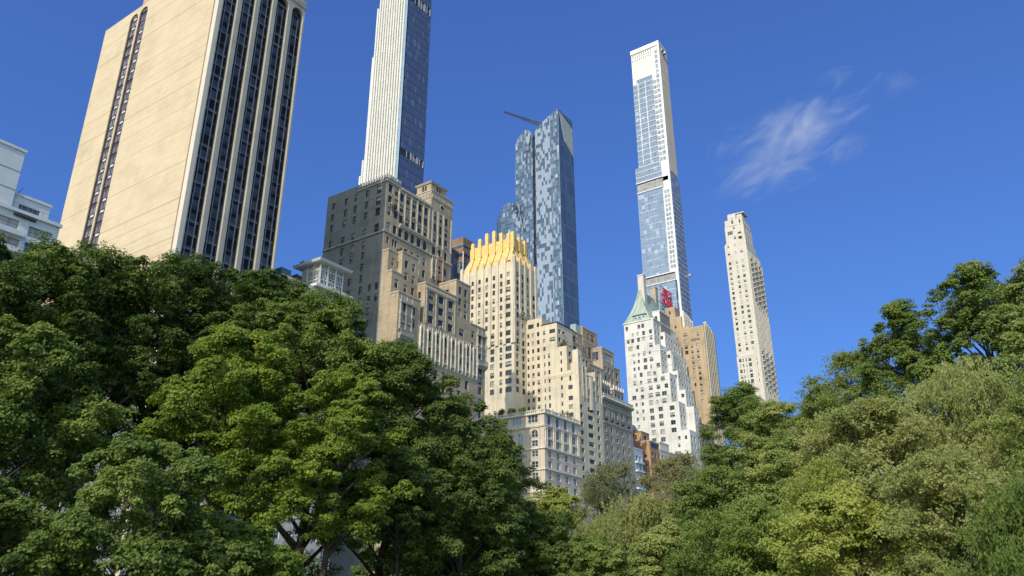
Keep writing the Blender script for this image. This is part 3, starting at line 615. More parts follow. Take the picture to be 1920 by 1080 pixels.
for i, xx in enumerate(finX):
    fins.box(xx-.62, xx+.62, y0-.55, y0, 110 if i else 96, 132.0, iv, 'B'); fins.frustum((xx-.62, xx+.62, y0-.55, y0+.3), 132, (xx-.3, xx+.3, y0-.4, y0+.2), 132.9, iv)
    fins.frustum((xx-.3, xx+.3, y0-.3, y0), 108.5, (xx-.55, xx+.55, y0-.95, y0), 110.5, MT['trim_white'])
for yy in (166.8+.3, 170.5): fins.box(x0-.12, x0, yy-.2, yy+.2, 60, 96, iv, 'B')
for z_ in (107.6, 110.0): B.part('balcony').box(241, 254.5, y0-.5, y0, z_, z_+.3, MT['trim'])
lf = B.part('left_shoulder'); B.block('left_shoulder', x0+.4, x1, y1, y1+2.4, 0, 128, iv, [(y1+1.2, z, 1.0, 1.8) for z in rT])
# crown: sloping skirt, parapet, fins
cr_ = B.part('crown'); gx0, gx1, gy0, gy1 = x0+2.6, x1-2.6, y0+2.6, y1-2.6; Gd = MT['gold']
cr_.frustum((x0+.1, x1-.1, y0+.1, y1-.1), 130.2, (gx0, gx1, gy0, gy1), 137.0, Gd); cr_.box(gx0, gx1, gy0, gy1, 137.0, 142.4, Gd, 'BT')
cr_.box(gx0+.5, gx1-.5, gy0+.5, gy1-.5, 137.0, 141.9, Gd, 'B')
def cfin(face, c0, c1, a, zt_, L=B):
    mb = MB(); h = .78
    for k in range(8):
        t0, t1 = k/8, (k+1)/8; q0 = c0+(c1-c0)*t0; q1 = c0+(c1-c0)*t1; z0_, z1_ = 130.4+6.6*t0, 130.4+6.6*t1
        if face == 'E': pts = [(q0-.35, z0_+.55), (q1-.35, z1_+.75), (q1+.5, z1_), (q0+.5, z0_)]
        else: pts = [(q0-.35, z0_+.55), (q1-.35, z1_+.75), (q1+.5, z1_), (q0+.5, z0_)]
        f = (lambda u, v, z: (u, v, z)) if face == 'E' else (lambda u, v, z: (v, u, z))
        A = [f(u, a-h, z) for u, z in pts]; C = [f(u, a+h, z) for u, z in pts]
        mb.poly(A, Gd); mb.poly(C, Gd)
        mb.poly([A[0], A[1], C[1], C[0]], Gd)
    n = 5
    u0, u1 = c1-.6, c1+.6
    if face == 'E': mb.box(u0, u1, a-h, a+h, 136.8, zt_-.6, Gd, 'B')
    else: mb.box(a-h, a+h, u0, u1, 136.8, zt_-.6, Gd, 'B')
    for k in range(n):
        h0, h1 = h*cos(pi/2*k/n), h*cos(pi/2*(k+1)/n); z0_, z1_ = zt_-.6+.6*sin(pi/2*k/n), zt_-.6+.6*sin(pi/2*(k+1)/n)
        if face == 'E': mb.frustum((u0, u1, a-h0, a+h0), z0_, (u0, u1, a-h1, a+h1), z1_, Gd)
        else: mb.frustum((a-h0, a+h0, u0, u1), z0_, (a-h1, a+h1, u0, u1), z1_, Gd)
    mb.build("crown_fin", L.root, tuple(L.root.location))
for i, yy in enumerate(finY[1:7]): cfin('E', x0+.1, gx0, yy, [144.6, 145.6, 147.6, 147.4, 145.8, 144.6][i])
cfin('E', x0+.1, gx0, finY[0]+1.6, 144.8)
for i, xx in enumerate(finX[1:4]): cfin('N', y0+.1, gy0, xx, 144.2)
B.finish()

B = Bld("stepped_apartment_block", "cream stepped apartment block with planted terraces, right of the gold-crowned tower", (246, 140, 0), blind=.35, zvis=44, fr='frame_dark', acp=.05)
X6 = 246.0
rows = [104.5, 100.7, 97.4, 94.2, 91.1, 87.9, 84.7, 81.4, 78.0, 74.9, 71.8, 68.6, 65.4, 62.2]
E1 = [(162.0, z, .9, 1.6) for z in rows[1:]] + [(159.8, z, .95, 1.6) for z in rows[1:]] + [(157.4, z, 1.15, 1.7) for z in rows] + [(160.8, 104.4, 2.6, 1.8, 't')]
B.block('wall', X6, 256, 155.6, 163.0, 0, 107.2, iv, E1, [], cope=MT['trim'], over=.02, ch=.15)
B.block('wall', X6, 258, 148.9, 155.6, 0, 103.9, iv, [(151.0, z, 2.6, 1.6, 't') for z in (100.7, 97.4)] + [(154.6, z, 1.1, 1.6) for z in (100.7, 97.4, 94.2)] + [(152.6, z, .9, 1.7) for z in rows[4:]] + [(155.0-.4, z, .5, 1.6) for z in rows[4:11]],
        grid([248.0, 251.2], [100.7, 97.4], 1.7, 1.7, 'd'), cope=MT['iron'], over=.35, ch=.2)
B.block('wall', X6, 253, 144.8, 148.9, 0, 93.7, iv, [(147.25, z, .75, 1.6 if z > 82 or z < 80 else 1.6) for z in rows[4:]], grid([248.4], [91, 88], 1.8, 1.9, 'd'), cope=MT['ivory'], over=.02, ch=.1)
# lower front with arched attic windows
B.block('wall', X6, 250.8, 142.45, 144.8, 0, 84.0, iv, [(143.6, 80.9, .9, 1.9, 'arch')] + [(143.6, z, 1.9, 1.6, 'd') for z in (77.5, 73.4, 70.2, 67.2, 64)], [])
B.block('front_wall', X6, 248.8, 140.0, 142.45, 0, 91.5, iv, [], grid([247.35], [88, 83, 78], .8, 2.6) + grid([247.4], [69.9, 66.9, 63.7, 60.5, 57.3, 54.1, 51, 47.8, 44.6, 41.4], 1.9, 1.7, 'd'))
B.block('front_wall', 248.8, 251.9, 140.02, 145, 0, 87.6, iv, [], grid([250.2], [84.5, 80.5], .9, 2.6) + [(250.3, 73, .9, 1.7)])
rws = [73.1, 69.95, 66.95, 63.75, 60.5, 57.25, 54.1, 51.0, 47.8, 44.6, 41.4]
B.block('front_wall', 251.9, 258.3, 140, 145, 0, 77.6, iv, [], [(253.9, z, 3.9, 1.7, 'q') for z in rws])
B.block('front_wall', 258.3, 263.2, 140.02, 150, 0, 85.6, iv, [(142.5, 82, 1, 2)], [(259.9, z, 1.9, 1.7, 'd') for z in rws[1:]] + grid([260.6], [83, 79.4, 75.6], 1.2, 2.2))
B.block('upper_wall', 250, 263.2, 145, 152, 70, 93.5, MT['tanstone'], [], grid([252.8, 255.4, 259.2, 261.6], [90.3, 86.4], 1.3, 2.6), cope=MT['trim'])
gb_ = B.part('gable')
for k in range(6): gb_.box(252.2+k*1.0, 252.7+k*1.0, 139.8, 140.3, 77.6, 79.3-.25*abs(k-2), MT['trim_white'])
gb_.box(251.9, 258.3, 139.9, 140.2, 75.8, 77.6, MT['tanstone'])
rt = B.part('round_turret')
rt.tube((255.2, 142.0, 70), (255.2, 142.0, 82.8), 2.5, 2.5, MT['cream'], 14); rt.tube((255.2, 142.0, 82.8), (255.2, 142.0, 83.6), 2.7, 1.4, MT['trim'], 14)
dc = B.part('string_course'); dc.box(X6-.15, X6, 142.45, 155, 82.7, 83.4, MT['ivory']); 
for i in range(14): dc.box(X6-.2, X6, 143+i*.85, 143.45+i*.85, 81.9, 82.7, MT['ivory'])
for zz in (98, 100, 102, 95, 92): dc.box(254, 254.5, 144.7, 145, zz-.6, zz, MT['trim_grey'])
for xx in (249.0, 251.7, 258.4, 263.0): B.part('pier').box(xx-.22, xx+.22, 139.75, 140.02, 74, 86, MT['trim'])
# brown penthouses
tb = MT['tanbrick']
B.block('penthouse_wall', 257.2, 268, 150.2, 158, 90, 104.6, tb, [], [(260.6, 101.4, 3.6, 2.6, 'd')], cope=MT['trim'])
B.block('penthouse_wall', 254.5, 265, 149.6, 150.2, 90, 99.6, tb, [], [(260, 97.2, 3.2, 2.0, 'd')], cope=MT['trim'])
B.block('penthouse_wall', 272.5, 285, 152.5, 160, 80, 110.2, tb, [], [(277.2, 107.4, 1.6, 2.4), (281, 107.4, 2.8, 3.0, 'd'), (275, 100.4, 1.2, 3), (278, 100.4, 2.4, 5, 'd')], cope=MT['trim'])
B.part('penthouse_rail').box(272.5, 285, 152.4, 152.5, 104.6, 105.0, MT['trim'])
B.part('roof_glass').box(268.5, 272.2, 153.4, 156, 104, 110.8, plain("frosted_green_glass", (0.33, 0.42, 0.40), .2))
B.finish()

# ================================================================== 7 pale corner block with terrace
B = Bld("corner_limestone_block", "lower pale limestone corner block with arched windows and a planted roof balustrade", (221.8, 140, 0), blind=.2, zvis=38, gl='glass_blue', fr='frame_white', sill='trim_white')
cm = MT['cream']; x0, x1, y0, y1 = 221.8, 245.7, 140.0, 166.0
E7 = [(144.6, 61.3, 4.0, 2.5, 't'), (151.0, 61.2, 3.6, 2.3, 't'), (155.0, 61.2, 1.0, 2.2), (160.5, 61.2, 4.0, 2.3, 't'), (143.9, 56.3, 2.5, 2.6, 'arch'), (143.9, 53.0, 2.5, 2.0, 'd'), (143.9, 49.6, 2.5, 2.0, 'd'), (143.9, 46, 2.5, 2, 'd'), (149.6, 55.2, 2.0, 3.4, 'arch'), (149.6, 49.6, 2, 2, 'd'), (155.4, 55.2, 2.0, 3.4, 'arch'), (155.4, 49.6, 2, 2, 'd'), (149.6, 42.3, 2, 2, 'd'), (143.9, 42.3, 2.5, 2, 'd')]
cols7 = [225.05, 230.35, 235.7, 241.15]
N7 = [(c, 60.8, 2.3, 3.3, 'c') for c in cols7] + [(c, 56.5, 2.1, 2.9, 'arch') for c in cols7] + [(c, 53.0, 2.1, 2.1, 'd') for c in cols7] + grid(cols7, [49.4, 46.1, 42.3, 38.9, 35.2, 31.6, 28, 24, 20], 2.1, 2.3, 'd')
B.block('wall', x0, x1, y0, y1, 0, 63.0, cm, E7, N7)
cb = B.part('cornice')
for z_, o_, h_ in ((62.7, .55, .45), (58.3, .35, .35), (58.65, .5, .2), (51.0, .45, .45), (44.1, .4, .4), (37, .4, .4)):
    cb.box(x0-o_, x1, y0-o_, y0, z_, z_+h_, MT['trim_white']); cb.box(x0-o_, x0, y0, y1, z_, z_+h_, MT['trim_white'])
bl = B.part('balustrade')
for i in range(30):
    yy = y0+i*.85; bl.box(x0-.3, x0-.1, yy, yy+.35, 63.15, 64.1, MT['trim_white'])
    if i < 28: bl.box(x0+i*.85, x0+.35+i*.85, y0-.3, y0-.1, 63.15, 64.1, MT['trim_white'])
bl.box(x0-.35, x0-.05, y0-.35, y1, 64.1, 64.3, MT['trim_white']); bl.box(x0-.05, x1, y0-.35, y0-.05, 64.1, 64.3, MT['trim_white'])
for i in range(6): bl.box(x0+i*4.7-.3, x0+i*4.7+.3, y0-.45, y0+.1, 63.15, 64.8, MT['trim_white'])
pl_ = B.part('pilaster')
for xx in (222.6, 227.7, 233.0, 238.4, 243.7):
    for dx in (-.45, .45): pl_.tube((xx+dx, y0-.25, 51.5), (xx+dx, y0-.25, 57.8), .22, .2, MT['trim_white'], 8)
    pl_.box(xx-.8, xx+.8, y0-.45, y0, 57.8, 58.3, MT['trim_white'])
for c in cols7: pl_.box(c-1.3, c+1.3, y0-.35, y0, 54.2, 54.9, MT['trim_white'])
B.finish()

# ================================================================== 8 balustraded grey stone building
B = Bld("balustraded_apartment_house", "grey-beige stone apartment house with heavy roof cornice and pinnacled rooftop pavilions", (263.3, 140, 0), blind=.25, zvis=46, fr='frame_grey', gl='glass_blue', acp=.75)
gs = masonry("grey_beige_stone", (0.37, 0.335, 0.275), 1.2, .45); c8 = [265.5, 270.05, 274.65, 279.3, 284.05]
N8 = grid(c8, [65.0, 61.6, 58.3, 54.9, 51.5, 48.1, 44.7, 41.3, 38], 1.35, 2.1) + [(c, 70.9, 1.6, 4.3, 'd') for c in c8] + [(264.4+i*1.55, 75.0, .75, 1.2, 'c') for i in range(15)]
B.block('wall', 263.3, 288.3, 140, 162, 0, 76.6, gs, [], N8)
cb = B.part('cornice'); cb.frustum((263.3, 288.3, 139.6, 141), 76.0, (262.9, 288.8, 138.9, 141), 76.8, MT['trim_grey']); cb.box(262.9, 288.8, 138.9, 141, 76.8, 77.1, MT['trim_white'])
cb.box(263.3, 288.3, 139.75, 140, 67.3, 67.7, MT['trim']); cb.box(263.3, 288.3, 139.75, 140, 73.5, 73.8, MT['trim'])
bl = B.part('balustrade')
for i in range(50): bl.box(263.1+i*.5, 263.3+i*.5, 139.1, 139.3, 77.1, 78.1, MT['trim_white'])
bl.box(263, 288.4, 139, 139.4, 78.1, 78.4, MT['trim_white'])
for c in c8:
    o = MB(); o.box(c-1.0, c+1.0, 139.3, 140, 68.7, 68.9, MT['iron'])
    for k in range(8): o.box(c-1.0+k*.28, c-.95+k*.28, 139.3, 139.36, 68.9, 69.8, MT['iron'])
    o.box(c-1.0, c+1.0, 139.28, 139.38, 69.75, 69.85, MT['iron']); o.build("balcony", B.root, tuple(B.root.location))
for px0, px1, zt_ in ((265.0, 272.0, 83.6), (275.2, 283.4, 83.4)):
    o = MB(); y_ = 140.9; m_ = MT['tanstone']
    o.box(px0, px1, y_, y_+5, 76.6, zt_-1, m_); o.box(px0-.3, px1+.3, y_-.3, y_+5.3, zt_-1, zt_-.5, MT['trim_white'])
    for k in range(5):
        xx = px0+(px1-px0)*k/4; o.tube((xx, y_-.1, zt_-.5), (xx, y_-.1, zt_+.9), .38, .2, MT['trim_white'], 6)
        o.tube((px0, y_+k*1.2, zt_-.5), (px0, y_+k*1.2, zt_+.9), .38, .2, MT['trim_white'], 6)
    for k in range(3):
        xx = px0+1.2+(px1-px0-2.4)*k/2; o.box(xx-.6, xx+.6, y_-.06, y_, 78.6, zt_-2.2, MT['glass']); 
    o.build("roof_pavilion", B.root, tuple(B.root.location))
B.block('penthouse_wall', 280.4, 290.6, 148, 156, 76.6, 102.6, MT['tanstone'], [(151.5, 99.4, 3.2, 3.6, 'd')], [(285.4, 99.0, 7.0, 3.8, 't')] + grid([282.4, 285.6, 288.8], [93.6, 89.6, 85.6], 1.5, 2.7), cope=MT['trim'])
B.block('penthouse_wall', 290.6, 295.4, 148.02, 156, 76.6, 96.3, MT['tanstone'], [], grid([292.8], [93.2, 89.6, 85.6], 2.0, 2.4), cope=MT['trim'])
B.block('penthouse_wall', 268, 280.4, 147.5, 156, 76.6, 92.5, MT['tanstone'], [(150, 89, 2, 3)], grid([271.6, 275.2], [89.3, 85.0], 1.8, 2.8), cope=MT['trim'])
B.part('roof_pergola').box(283, 293, 149, 149.3, 103.4, 103.7, MT['iron']); 
for xx in (283.2, 286, 289, 292.6): B.part('roof_pergola').box(xx, xx+.2, 149, 149.3, 102.9, 103.4, MT['iron'])
B.finish()

# ================================================================== 9 small fronts between
B = Bld("narrow_blue_white_house", "narrow blue-white painted apartment front squeezed beside the grey-beige apartment house", (288.5, 140, 0), zvis=44, fr='frame_white', gl='glass_blue')
B.block('wall', 288.5, 296.0, 140.0, 155, 0, 61.2, plain("pale_blue_paint", (0.46, 0.52, 0.58), .6), [], grid([290.7, 293.6], [57.6, 54.2, 50.8, 47.4, 44, 40.6, 37], 2.0, 2.1, 'd'), cope=MT['whitepaint'])
for z in (55.9, 52.5, 49.1, 45.7, 42.3): B.part('balcony').box(289, 295.6, 139.1, 140, z-.3, z+.3, MT['whitepaint'])
B.part('roof_glass').box(289, 293.5, 142, 148, 61.2, 64.2, MT['glass_blue'])
B.finish()
B = Bld("brown_brick_house", "dark brown brick house with teal metal mansard, rising behind the narrow blue-white front", (288.6, 156, 0), zvis=60)
B.block('wall', 292.5, 308, 147, 165, 0, 71.8, MT['brownbrick'], [(150, 69, 1.6, 2), (153, 69, 1.6, 2)], grid([295.5, 299.5, 303], [69, 65.4, 62], 1.8, 2.0, 'd'))
B.part('mansard_roof').frustum((292.2, 308.3, 146.7, 165), 71.8, (293.4, 307, 148, 164), 74.6, MT['awning_teal'])
B.finish()
B = Bld("orange_brick_house", "small orange brick house with a glazed top storey", (304, 140, 0), zvis=45, acp=.2)
B.block('wall', 304, 313.2, 140.2, 152, 0, 66.6, MT['orange'], [(142.5, 61, 1.3, 2), (145.5, 61, 1.3, 2), (142.5, 57.5, 1.3, 2)], [(308.8, 65.0, 7.6, 2.0, 't')] + grid([306.2, 309.2, 312], [61.2, 57.8, 54.4, 51], 1.2, 2.0), cope=MT['trim'])
B.block('upper_wall', 304.5, 312, 144, 152, 66.6, 71.0, MT['orange'], [(147, 69, 1.5, 2)], [(308, 69, 3, 1.8, 'd')], cope=MT['brownbrick'])
B.block('rear_wall', 296.1, 304, 141, 150, 0, 58.5, MT['brownbrick'], [], grid([298.5, 301.5], [55.6, 52, 48.6], 1.4, 2))
B.finish()
B = Bld("cream_terrace_house", "low cream house front with a roof terrace, at the foot of the copper-roofed white tower", (313.4, 140, 0), zvis=50)
B.block('wall', 313.4, 329.8, 140.1, 150, 0, 64.4, MT['whitestone'], [], grid([316, 319.5, 323, 326.5], [61.4, 58, 54.6, 51], 1.3, 2.0), cope=MT['trim_white'])
B.block('upper_wall', 319.2, 328.6, 142.5, 150, 64.4, 68.8, MT['whitestone'], [], [], cope=MT['trim_white'])
B.block('wall', 329.8, 345.5, 140.12, 150, 0, 65.2, MT['cream'], [], grid([332, 335.5, 339, 342.5], [62.2, 58.8, 55.4], 1.5, 2.2), cope=MT['trim_grey'])
rl = B.part('railing')
for xx in frange(330, 345.4, .5): rl.box(xx, xx+.06, 140.1, 140.16, 65.6, 66.5, MT['iron'])
rl.box(330, 345.5, 140.1, 140.17, 66.5, 66.6, MT['iron'])
B.finish()

# ================================================================== 10 white tower with copper roof
B = Bld("copper_roofed_tower", "white stepped apartment tower with a steep green copper roof and tall chimneys", (348, 140, 0), blind=.5, zvis=60, acp=.25, fr='frame_grey')
wh = MT['white']; X = 348.0; sc_ = 1.061
rH = lambda z: 1.6+(z-1.6)*sc_
raw = [(159.3,126.5),(152.9,126.4),(150.9,126.4),(156.3,122.9,.9),(153.8,123.,.9),(150.7,122.8),(147.1,122.9),(158.9,120.),(156.6,120.),(153.5,120.),(150.7,120.),(147.,119.9),(157.9,116.2,2.3),(154.1,116.4),(147.3,116.3,1.7),
 (156.5,112.8,1.0),(153.9,112.8,.9),(151.0,112.8),(148.2,112.8,.9),(156.4,109.4,.9),(154.1,109.4,1.0),(150.7,109.4,1.7),(147.6,109.4,1.7),(156.5,106.0,.9),(154.3,106.,.9),(150.8,106.,1.7),(148.,106.,.9),(144.4,106,1.6),
 (156.5,102.8,1),(153.3,102.8),(149.2,102.7,1.8),(146.5,102.5,1.1),(156.8,99.2),(153.6,99.2,1.),(149.3,99.2,1.9),(146.3,99.1,1.6),(142.7,99.3,1.9),(156,95.8,.9),(153.2,95.8),(148.9,95.9,1.8),(145.1,95.8,1.7),(141.2,95.8,1.6),(157.5,92.4,1.9),(153.3,92.2,1.5),(149.1,92.4,2.),(145.6,92.4,2.2),(142.5,92.4,2.1),
 (156.6,89,1),(153.4,89.,1.),(149.2,89.1,1.9),(146.1,89.,.9),(142.7,89.,2.),(156.4,85.6,1),(153.4,85.6,.9),(149.2,85.3,1.9),(144.8,85.5,1.9),(139.3,85.3,2.1),(156.4,82.2,1),(153.3,82.2,.9),(149.1,82.,1.9),(144.8,82.2,1.9),(139.3,82.1,2.1),(156,78.7,1.0),(149.1,78.7,1.9),(144.8,78.8,1.9),(139.3,78.7,2.1),
 (149.,75.3,2.),(144.6,75.2,2.),(139.2,75.3,2.2),(149,71.7,2),(144.6,71.7,2.),(137.,71.5,1.),(133.9,71.4,1.),(149,68.3,2),(144.8,68.3,2),(137.3,68.3,1),(144.8,65,2),(149,65,2),(137.2,65,1)]
WH = [(r_[0]*sc_, rH(r_[1]), (r_[2] if len(r_) > 2 else 1.35)*1.16, 2.15 if (len(r_) < 3 or r_[2] > 1.2) else 1.7, 'd' if len(r_) > 2 and r_[2] > 1.8 else 's') for r_ in raw]
steps = [(140.0, 144.2, 78.9), (144.2, 147.8, 92.9), (147.8, 151.6, 107.5), (151.6, 154.25, 122.6), (154.25, 170.5, 137.0)]
def clear_z(z):
    while any(w_[1]-w_[3]/2-.08 < z < w_[1]+w_[3]/2+.08 for w_ in WH): z -= .1
    return z
cz = [clear_z(st_[2]-.5) for st_ in steps[:-1]]+[137.0]; zlo = 0
for i, (ya, yb, zt_) in enumerate(steps):
    Ncols = [(x_, z_, 1.5, 2.0) for x_ in (350.3, 353.6) for z_ in frange(zt_-3.4, max(60, zt_-15), -3.6)]
    B.facade('wall', 'E', X, ya, 170.5, zlo, cz[i], wh, [w_ for w_ in WH if w_[0]-w_[2]/2 > ya+.06])
    if i < 4: B.facade('wall', 'E', X, ya, yb, cz[i], zt_, wh)
    B.block('wall', X, 356 if i < 4 else 377, ya, yb, 0, zt_, wh, [], Ncols, cope=wh, over=.03, ch=.25, skip='E')
    zlo = cz[i]
# second, farther set of stepped volumes
st2 = [(143.6, 146.7, 100.2, 366.5), (146.7, 149.4, 110.2, 372), (149.4, 152.0, 121.0, 375), (152.0, 155.5, 131.3, 376)]
B.block('wall', 356, 362, 140.1, 143.6, 0, 91.5, wh, [], grid([358, 360.5], [88, 84.5, 81, 77.5, 74], 1.3, 2.0), cope=wh, over=.03, ch=.25)
B.block('wall', 362, 378.3, 140.12, 146, 0, 84, MT['greybuff'], [], grid([364, 367.5, 371, 374.5], [80, 76.5, 73], 1.3, 2.0), cope=wh, over=.03, ch=.25)
for ya, yb, zt_, xe in st2:
    B.block('wall', 356, xe, ya, yb, 0, zt_, wh, [((ya+yb)/2, zt_-2.6, 1.5, 1.8)], [(x_, z_, 1.4, 2.0) for x_ in frange(358, xe-1.5, 3.1) for z_ in frange(zt_-3.0, zt_-14, -3.6)], cope=wh, over=.03, ch=.25)
cb = B.part('cornice'); cb.box(X-.35, X+.2, 155.2, 171, 136.6, 137.2, wh); cb.box(X+.2, 372, 153.8, 154.25, 136.6, 137.2, wh); cb.box(X-.12, X, 154.3, 170.5, 128.2, 128.4, wh); cb.box(X-.12, X, 147.8, 170.5, 119.7, 119.9, wh)
for z_ in (104.2, 96.8): cb.box(X-.1, X, 147.8, 170.5, z_, z_+.18, wh)
rf = B.part('roof'); prof = [(0, 137.2), (.9, 138.8), (2.6, 142.2), (4.2, 145.8), (5.6, 150.6), (6.7, 155.8)]
bx0, bx1, by0, by1 = X-.1, 377.0, 155.4, 170.6; ym = (by0+by1)/2
for (o0, z0_), (o1, z1_) in zip(prof, prof[1:]):
    rf.frustum((bx0+o0*.75, bx1-o0*.75, by0+o0*1.03, by1-o0*1.03), z0_, (bx0+o1*.75, bx1-o1*.75, by0+o1*1.03, by1-o1*1.03), z1_, MT['copper'])
chm = B.part('chimney'); chm.box(353.0, 356.0, 160.2, 163.5, 137, 163.8, MT['whitestone']); chm.box(352.8, 356.2, 160.0, 163.7, 163.8, 164.3, MT['trim_white']); chm.tube((354.5, 162, 164), (354.5, 162, 165.6), .2, .15, MT['iron'])
o = MB(); o.box(370, 373, 161.4, 164.4, 137, 162.6, MT['tanstone']); o.box(369.8, 373.2, 161.2, 164.6, 162.6, 163, MT['trim']); o.build("chimney", B.root, tuple(B.root.location))
o = MB(); o.box(X+.6, X+3.0, 158.6, 165.0, 137.6, 140.2, MT['whitepaint']); o.box(X+.2, X+3.4, 158.0, 165.6, 140.2, 140.6, MT['iron'])
for yy in (159.6, 161.8, 164.0): o.box(X+.55, X+.6, yy-.7, yy+.7, 138.1, 139.7, MT['glass_blue'])
o.build("dormer", B.root, tuple(B.root.location))
o = MB(); o.box(356.1, 368.4, 153.9, 158, 131, 143.0, MT['greybuff']); o.box(355.8, 368.7, 153.6, 158, 143.0, 143.6, wh); o.box(355.95, 356.1, 154.0, 158, 131, 143, wh)
o.tube((355.9, 156, 136), (355.9, 156, 140.6), .7, .7, MT['iron'], 8); o.build("dormer", B.root, tuple(B.root.location))
nm = B.part('window_bay')
nm.box(357, 359, 149.2, 149.4, 112, 120, wh)
# hanging scaffold on the north side
B.finish()
sc0 = MB()
for xx in frange(358, 371, 1.8):
    sc0.tube((xx, 138.6, 60), (xx, 138.6, 84), .07, .07, MT['steel'], 4); sc0.tube((xx, 139.6, 60), (xx, 139.6, 84), .07, .07, MT['steel'], 4)
for z in frange(62, 84, 2.0):
    sc0.tube((358, 138.6, z), (371, 138.6, z), .06, .06, MT['steel'], 4); sc0.box(358, 371, 138.6, 139.6, z-.1, z, MT['brownbrick'])
for k in range(7): sc0.tube((358+k*1.8, 138.6, 62+(k % 3)*6), (359.8+k*1.8, 138.6, 66+(k % 3)*6), .05, .05, MT['steel'], 4)
tag(sc0.build("scaffold"), "brown netted scaffold hung on the park side of the copper-roofed white tower", "scaffold")

# ================================================================== 11 tan brick hotel with rooftop sign
B = Bld("brick_hotel", "golden tan brick hotel with ribbed stepped crown, behind the copper-roofed white tower", (379, 140, 0), blind=.75, zvis=88, fr='frame_dark')
tb = MT['tanbrick']
E11 = [(150.3, z, 1.7, 2.0, 'd') for z in (132.4, 129.2, 126.2)] + [(150.3, 135.9, 2.2, 1.6, 'd'), (143.3, 135.2, 1.2, 1.8)] + [(147.2, z, 1.0, 1.8) for z in (129.1, 126.1, 123.2, 120.3, 117.4, 114.5, 111.5, 108.4)] \
    + [(144.15, z, 1.3, 1.9) for z in (129.1, 126.1, 123.2, 120.2, 117.3, 114.3, 111.3, 108.4, 105.4, 102.4, 99.4)] + [(144.9, 132.4, 5.2, .9, 'q')]
fN = frange(380.3, 394, 2.35)
B.block('wall', 379, 394.9, 140, 153.6, 0, 139.2, tb, E11, grid([f_+1.17 for f_ in fN[:-1]], frange(135.8, 84, -3.0), 1.2, 1.9), cope=MT['trim'], over=.02, ch=.2)
pr = B.part('pier')
for k, f_ in enumerate(fN): pr.box(f_-.35, f_+.35, 139.4, 140, 60, 141.5-.9*abs(k-1), MT['trim'], 'B'); pr.frustum((f_-.35, f_+.35, 139.4, 140.3), 141.5-.9*abs(k-1), (f_-.15, f_+.15, 139.6, 140.1), 142.4-.9*abs(k-1), MT['trim'])
B.block('wall', 379.5, 396, 152, 166, 120, 146.6, tb, [(155.5, 141.5, 1.0, 1.6)], [], cope=MT['trim'], over=.02)
B.block('wall', 379.6, 386, 155.2, 161, 146.6, 152.8, tb, [(158.2, 150.2, .9, 2.0, 'arch')], [], cope=MT['trim'], over=.02)
B.block('wall', 394.9, 397.5, 141.5, 160, 0, 132.4, tb)
for k in range(6): xx = 381.5+k*2.3; pr.box(xx-.55, xx+.55, 150.9, 152, 136, 149.6-.5*k, MT['trim_white']); pr.frustum((xx-.55, xx+.55, 150.9, 152), 149.6-.5*k, (xx-.3, xx+.3, 151.1, 151.8), 150.6-.5*k, MT['trim_white'])
B.block('penthouse_wall', 380.5, 396, 148.5, 152, 139.2, 141, tb)
B.finish()
# rooftop letters
sg = empty("rooftop_sign", (386, 162, 152.8)); tag(sg, "red two-line hotel letters on a black rooftop frame beside the copper roof", "sign")
fm = MB(); 
for xx in frange(379.4, 394.6, 2.5):
    fm.tube((xx, 162.5, 146.8), (xx, 162.5, 167.4), .14, .12, MT['iron'], 4); fm.tube((xx, 163.9, 146.8), (xx, 162.5, 162), .1, .1, MT['iron'], 4)
for z in (153.6, 157.0, 161.6, 162.3, 167.2): fm.tube((379.2, 162.5, z), (394.8, 162.5, z), .16, .16, MT['iron'], 4)
for k in range(6): fm.tube((379.4+k*2.5, 162.5, 153), (381.9+k*2.5, 162.5, 157), .1, .1, MT['iron'], 4); fm.tube((381.9+k*2.5, 162.5, 153), (379.4+k*2.5, 162.5, 157), .1, .1, MT['iron'], 4)
fm.build("frame", sg, (386, 162, 152.8))
for txt, z in (("ESSEX", 162.5), ("HOUSE", 157.2)):
    cu = bpy.data.curves.new("lettering", 'FONT'); cu.body = txt; cu.size = 6.2; cu.extrude = .25; cu.align_x = 'CENTER'; cu.offset = 0.0; cu.space_character = 1.05
    cu.materials.append(MT['red']); tmp = bpy.data.objects.new("lettering", cu); col.objects.link(tmp); bpy.context.view_layer.update()
    me = bpy.data.meshes.new_from_object(tmp.evaluated_get(bpy.context.evaluated_depsgraph_get())); bpy.data.objects.remove(tmp)
    o = bpy.data.objects.new("lettering", me); col.objects.link(o); o.parent = sg
    o.rotation_euler = (R(90), 0, 0); o.location = (0.9, .1, z-152.8); o.scale = (.70, 1, 1)

# ================================================================== 12 patterned blue glass tower with crane
B = Bld("patterned_glass_tower", "blue patterned glass skyscraper with curved shoulders and slanted top", (377, 223.3, 0))
def prism_E(mb, x0, x1, prof, zb, mats):
    # prof: list of (y, z_top) going south: closed solid under the curve
    for (ya, za_), (yb, zb_) in zip(prof, prof[1:]):
        mb.poly([(x0, ya, zb), (x0, ya, za_), (x0, yb, zb_), (x0, yb, zb)], mats[0])
        mb.poly([(x0, ya, za_), (x1, ya, za_), (x1, yb, zb_), (x0, yb, zb_)], mats[2])
        mb.poly([(x1, ya, zb), (x1, yb, zb), (x1, yb, zb_), (x1, ya, za_)], mats[1])
    ya, za_ = prof[0]; mb.poly([(x0, ya, zb), (x1, ya, zb), (x1, ya, za_), (x0, ya, za_)], mats[1])
    ya, za_ = prof[-1]; mb.poly([(x0, ya, zb), (x0, ya, za_), (x1, ya, za_), (x1, ya, zb)], mats[1])
mats = [MT['g57'], MT['g57n'], MT['g57pale']]
def strip(part, x0, x1, prof, mt3): prism_E(B.part(part), x0, x1, prof, 0, mt3)
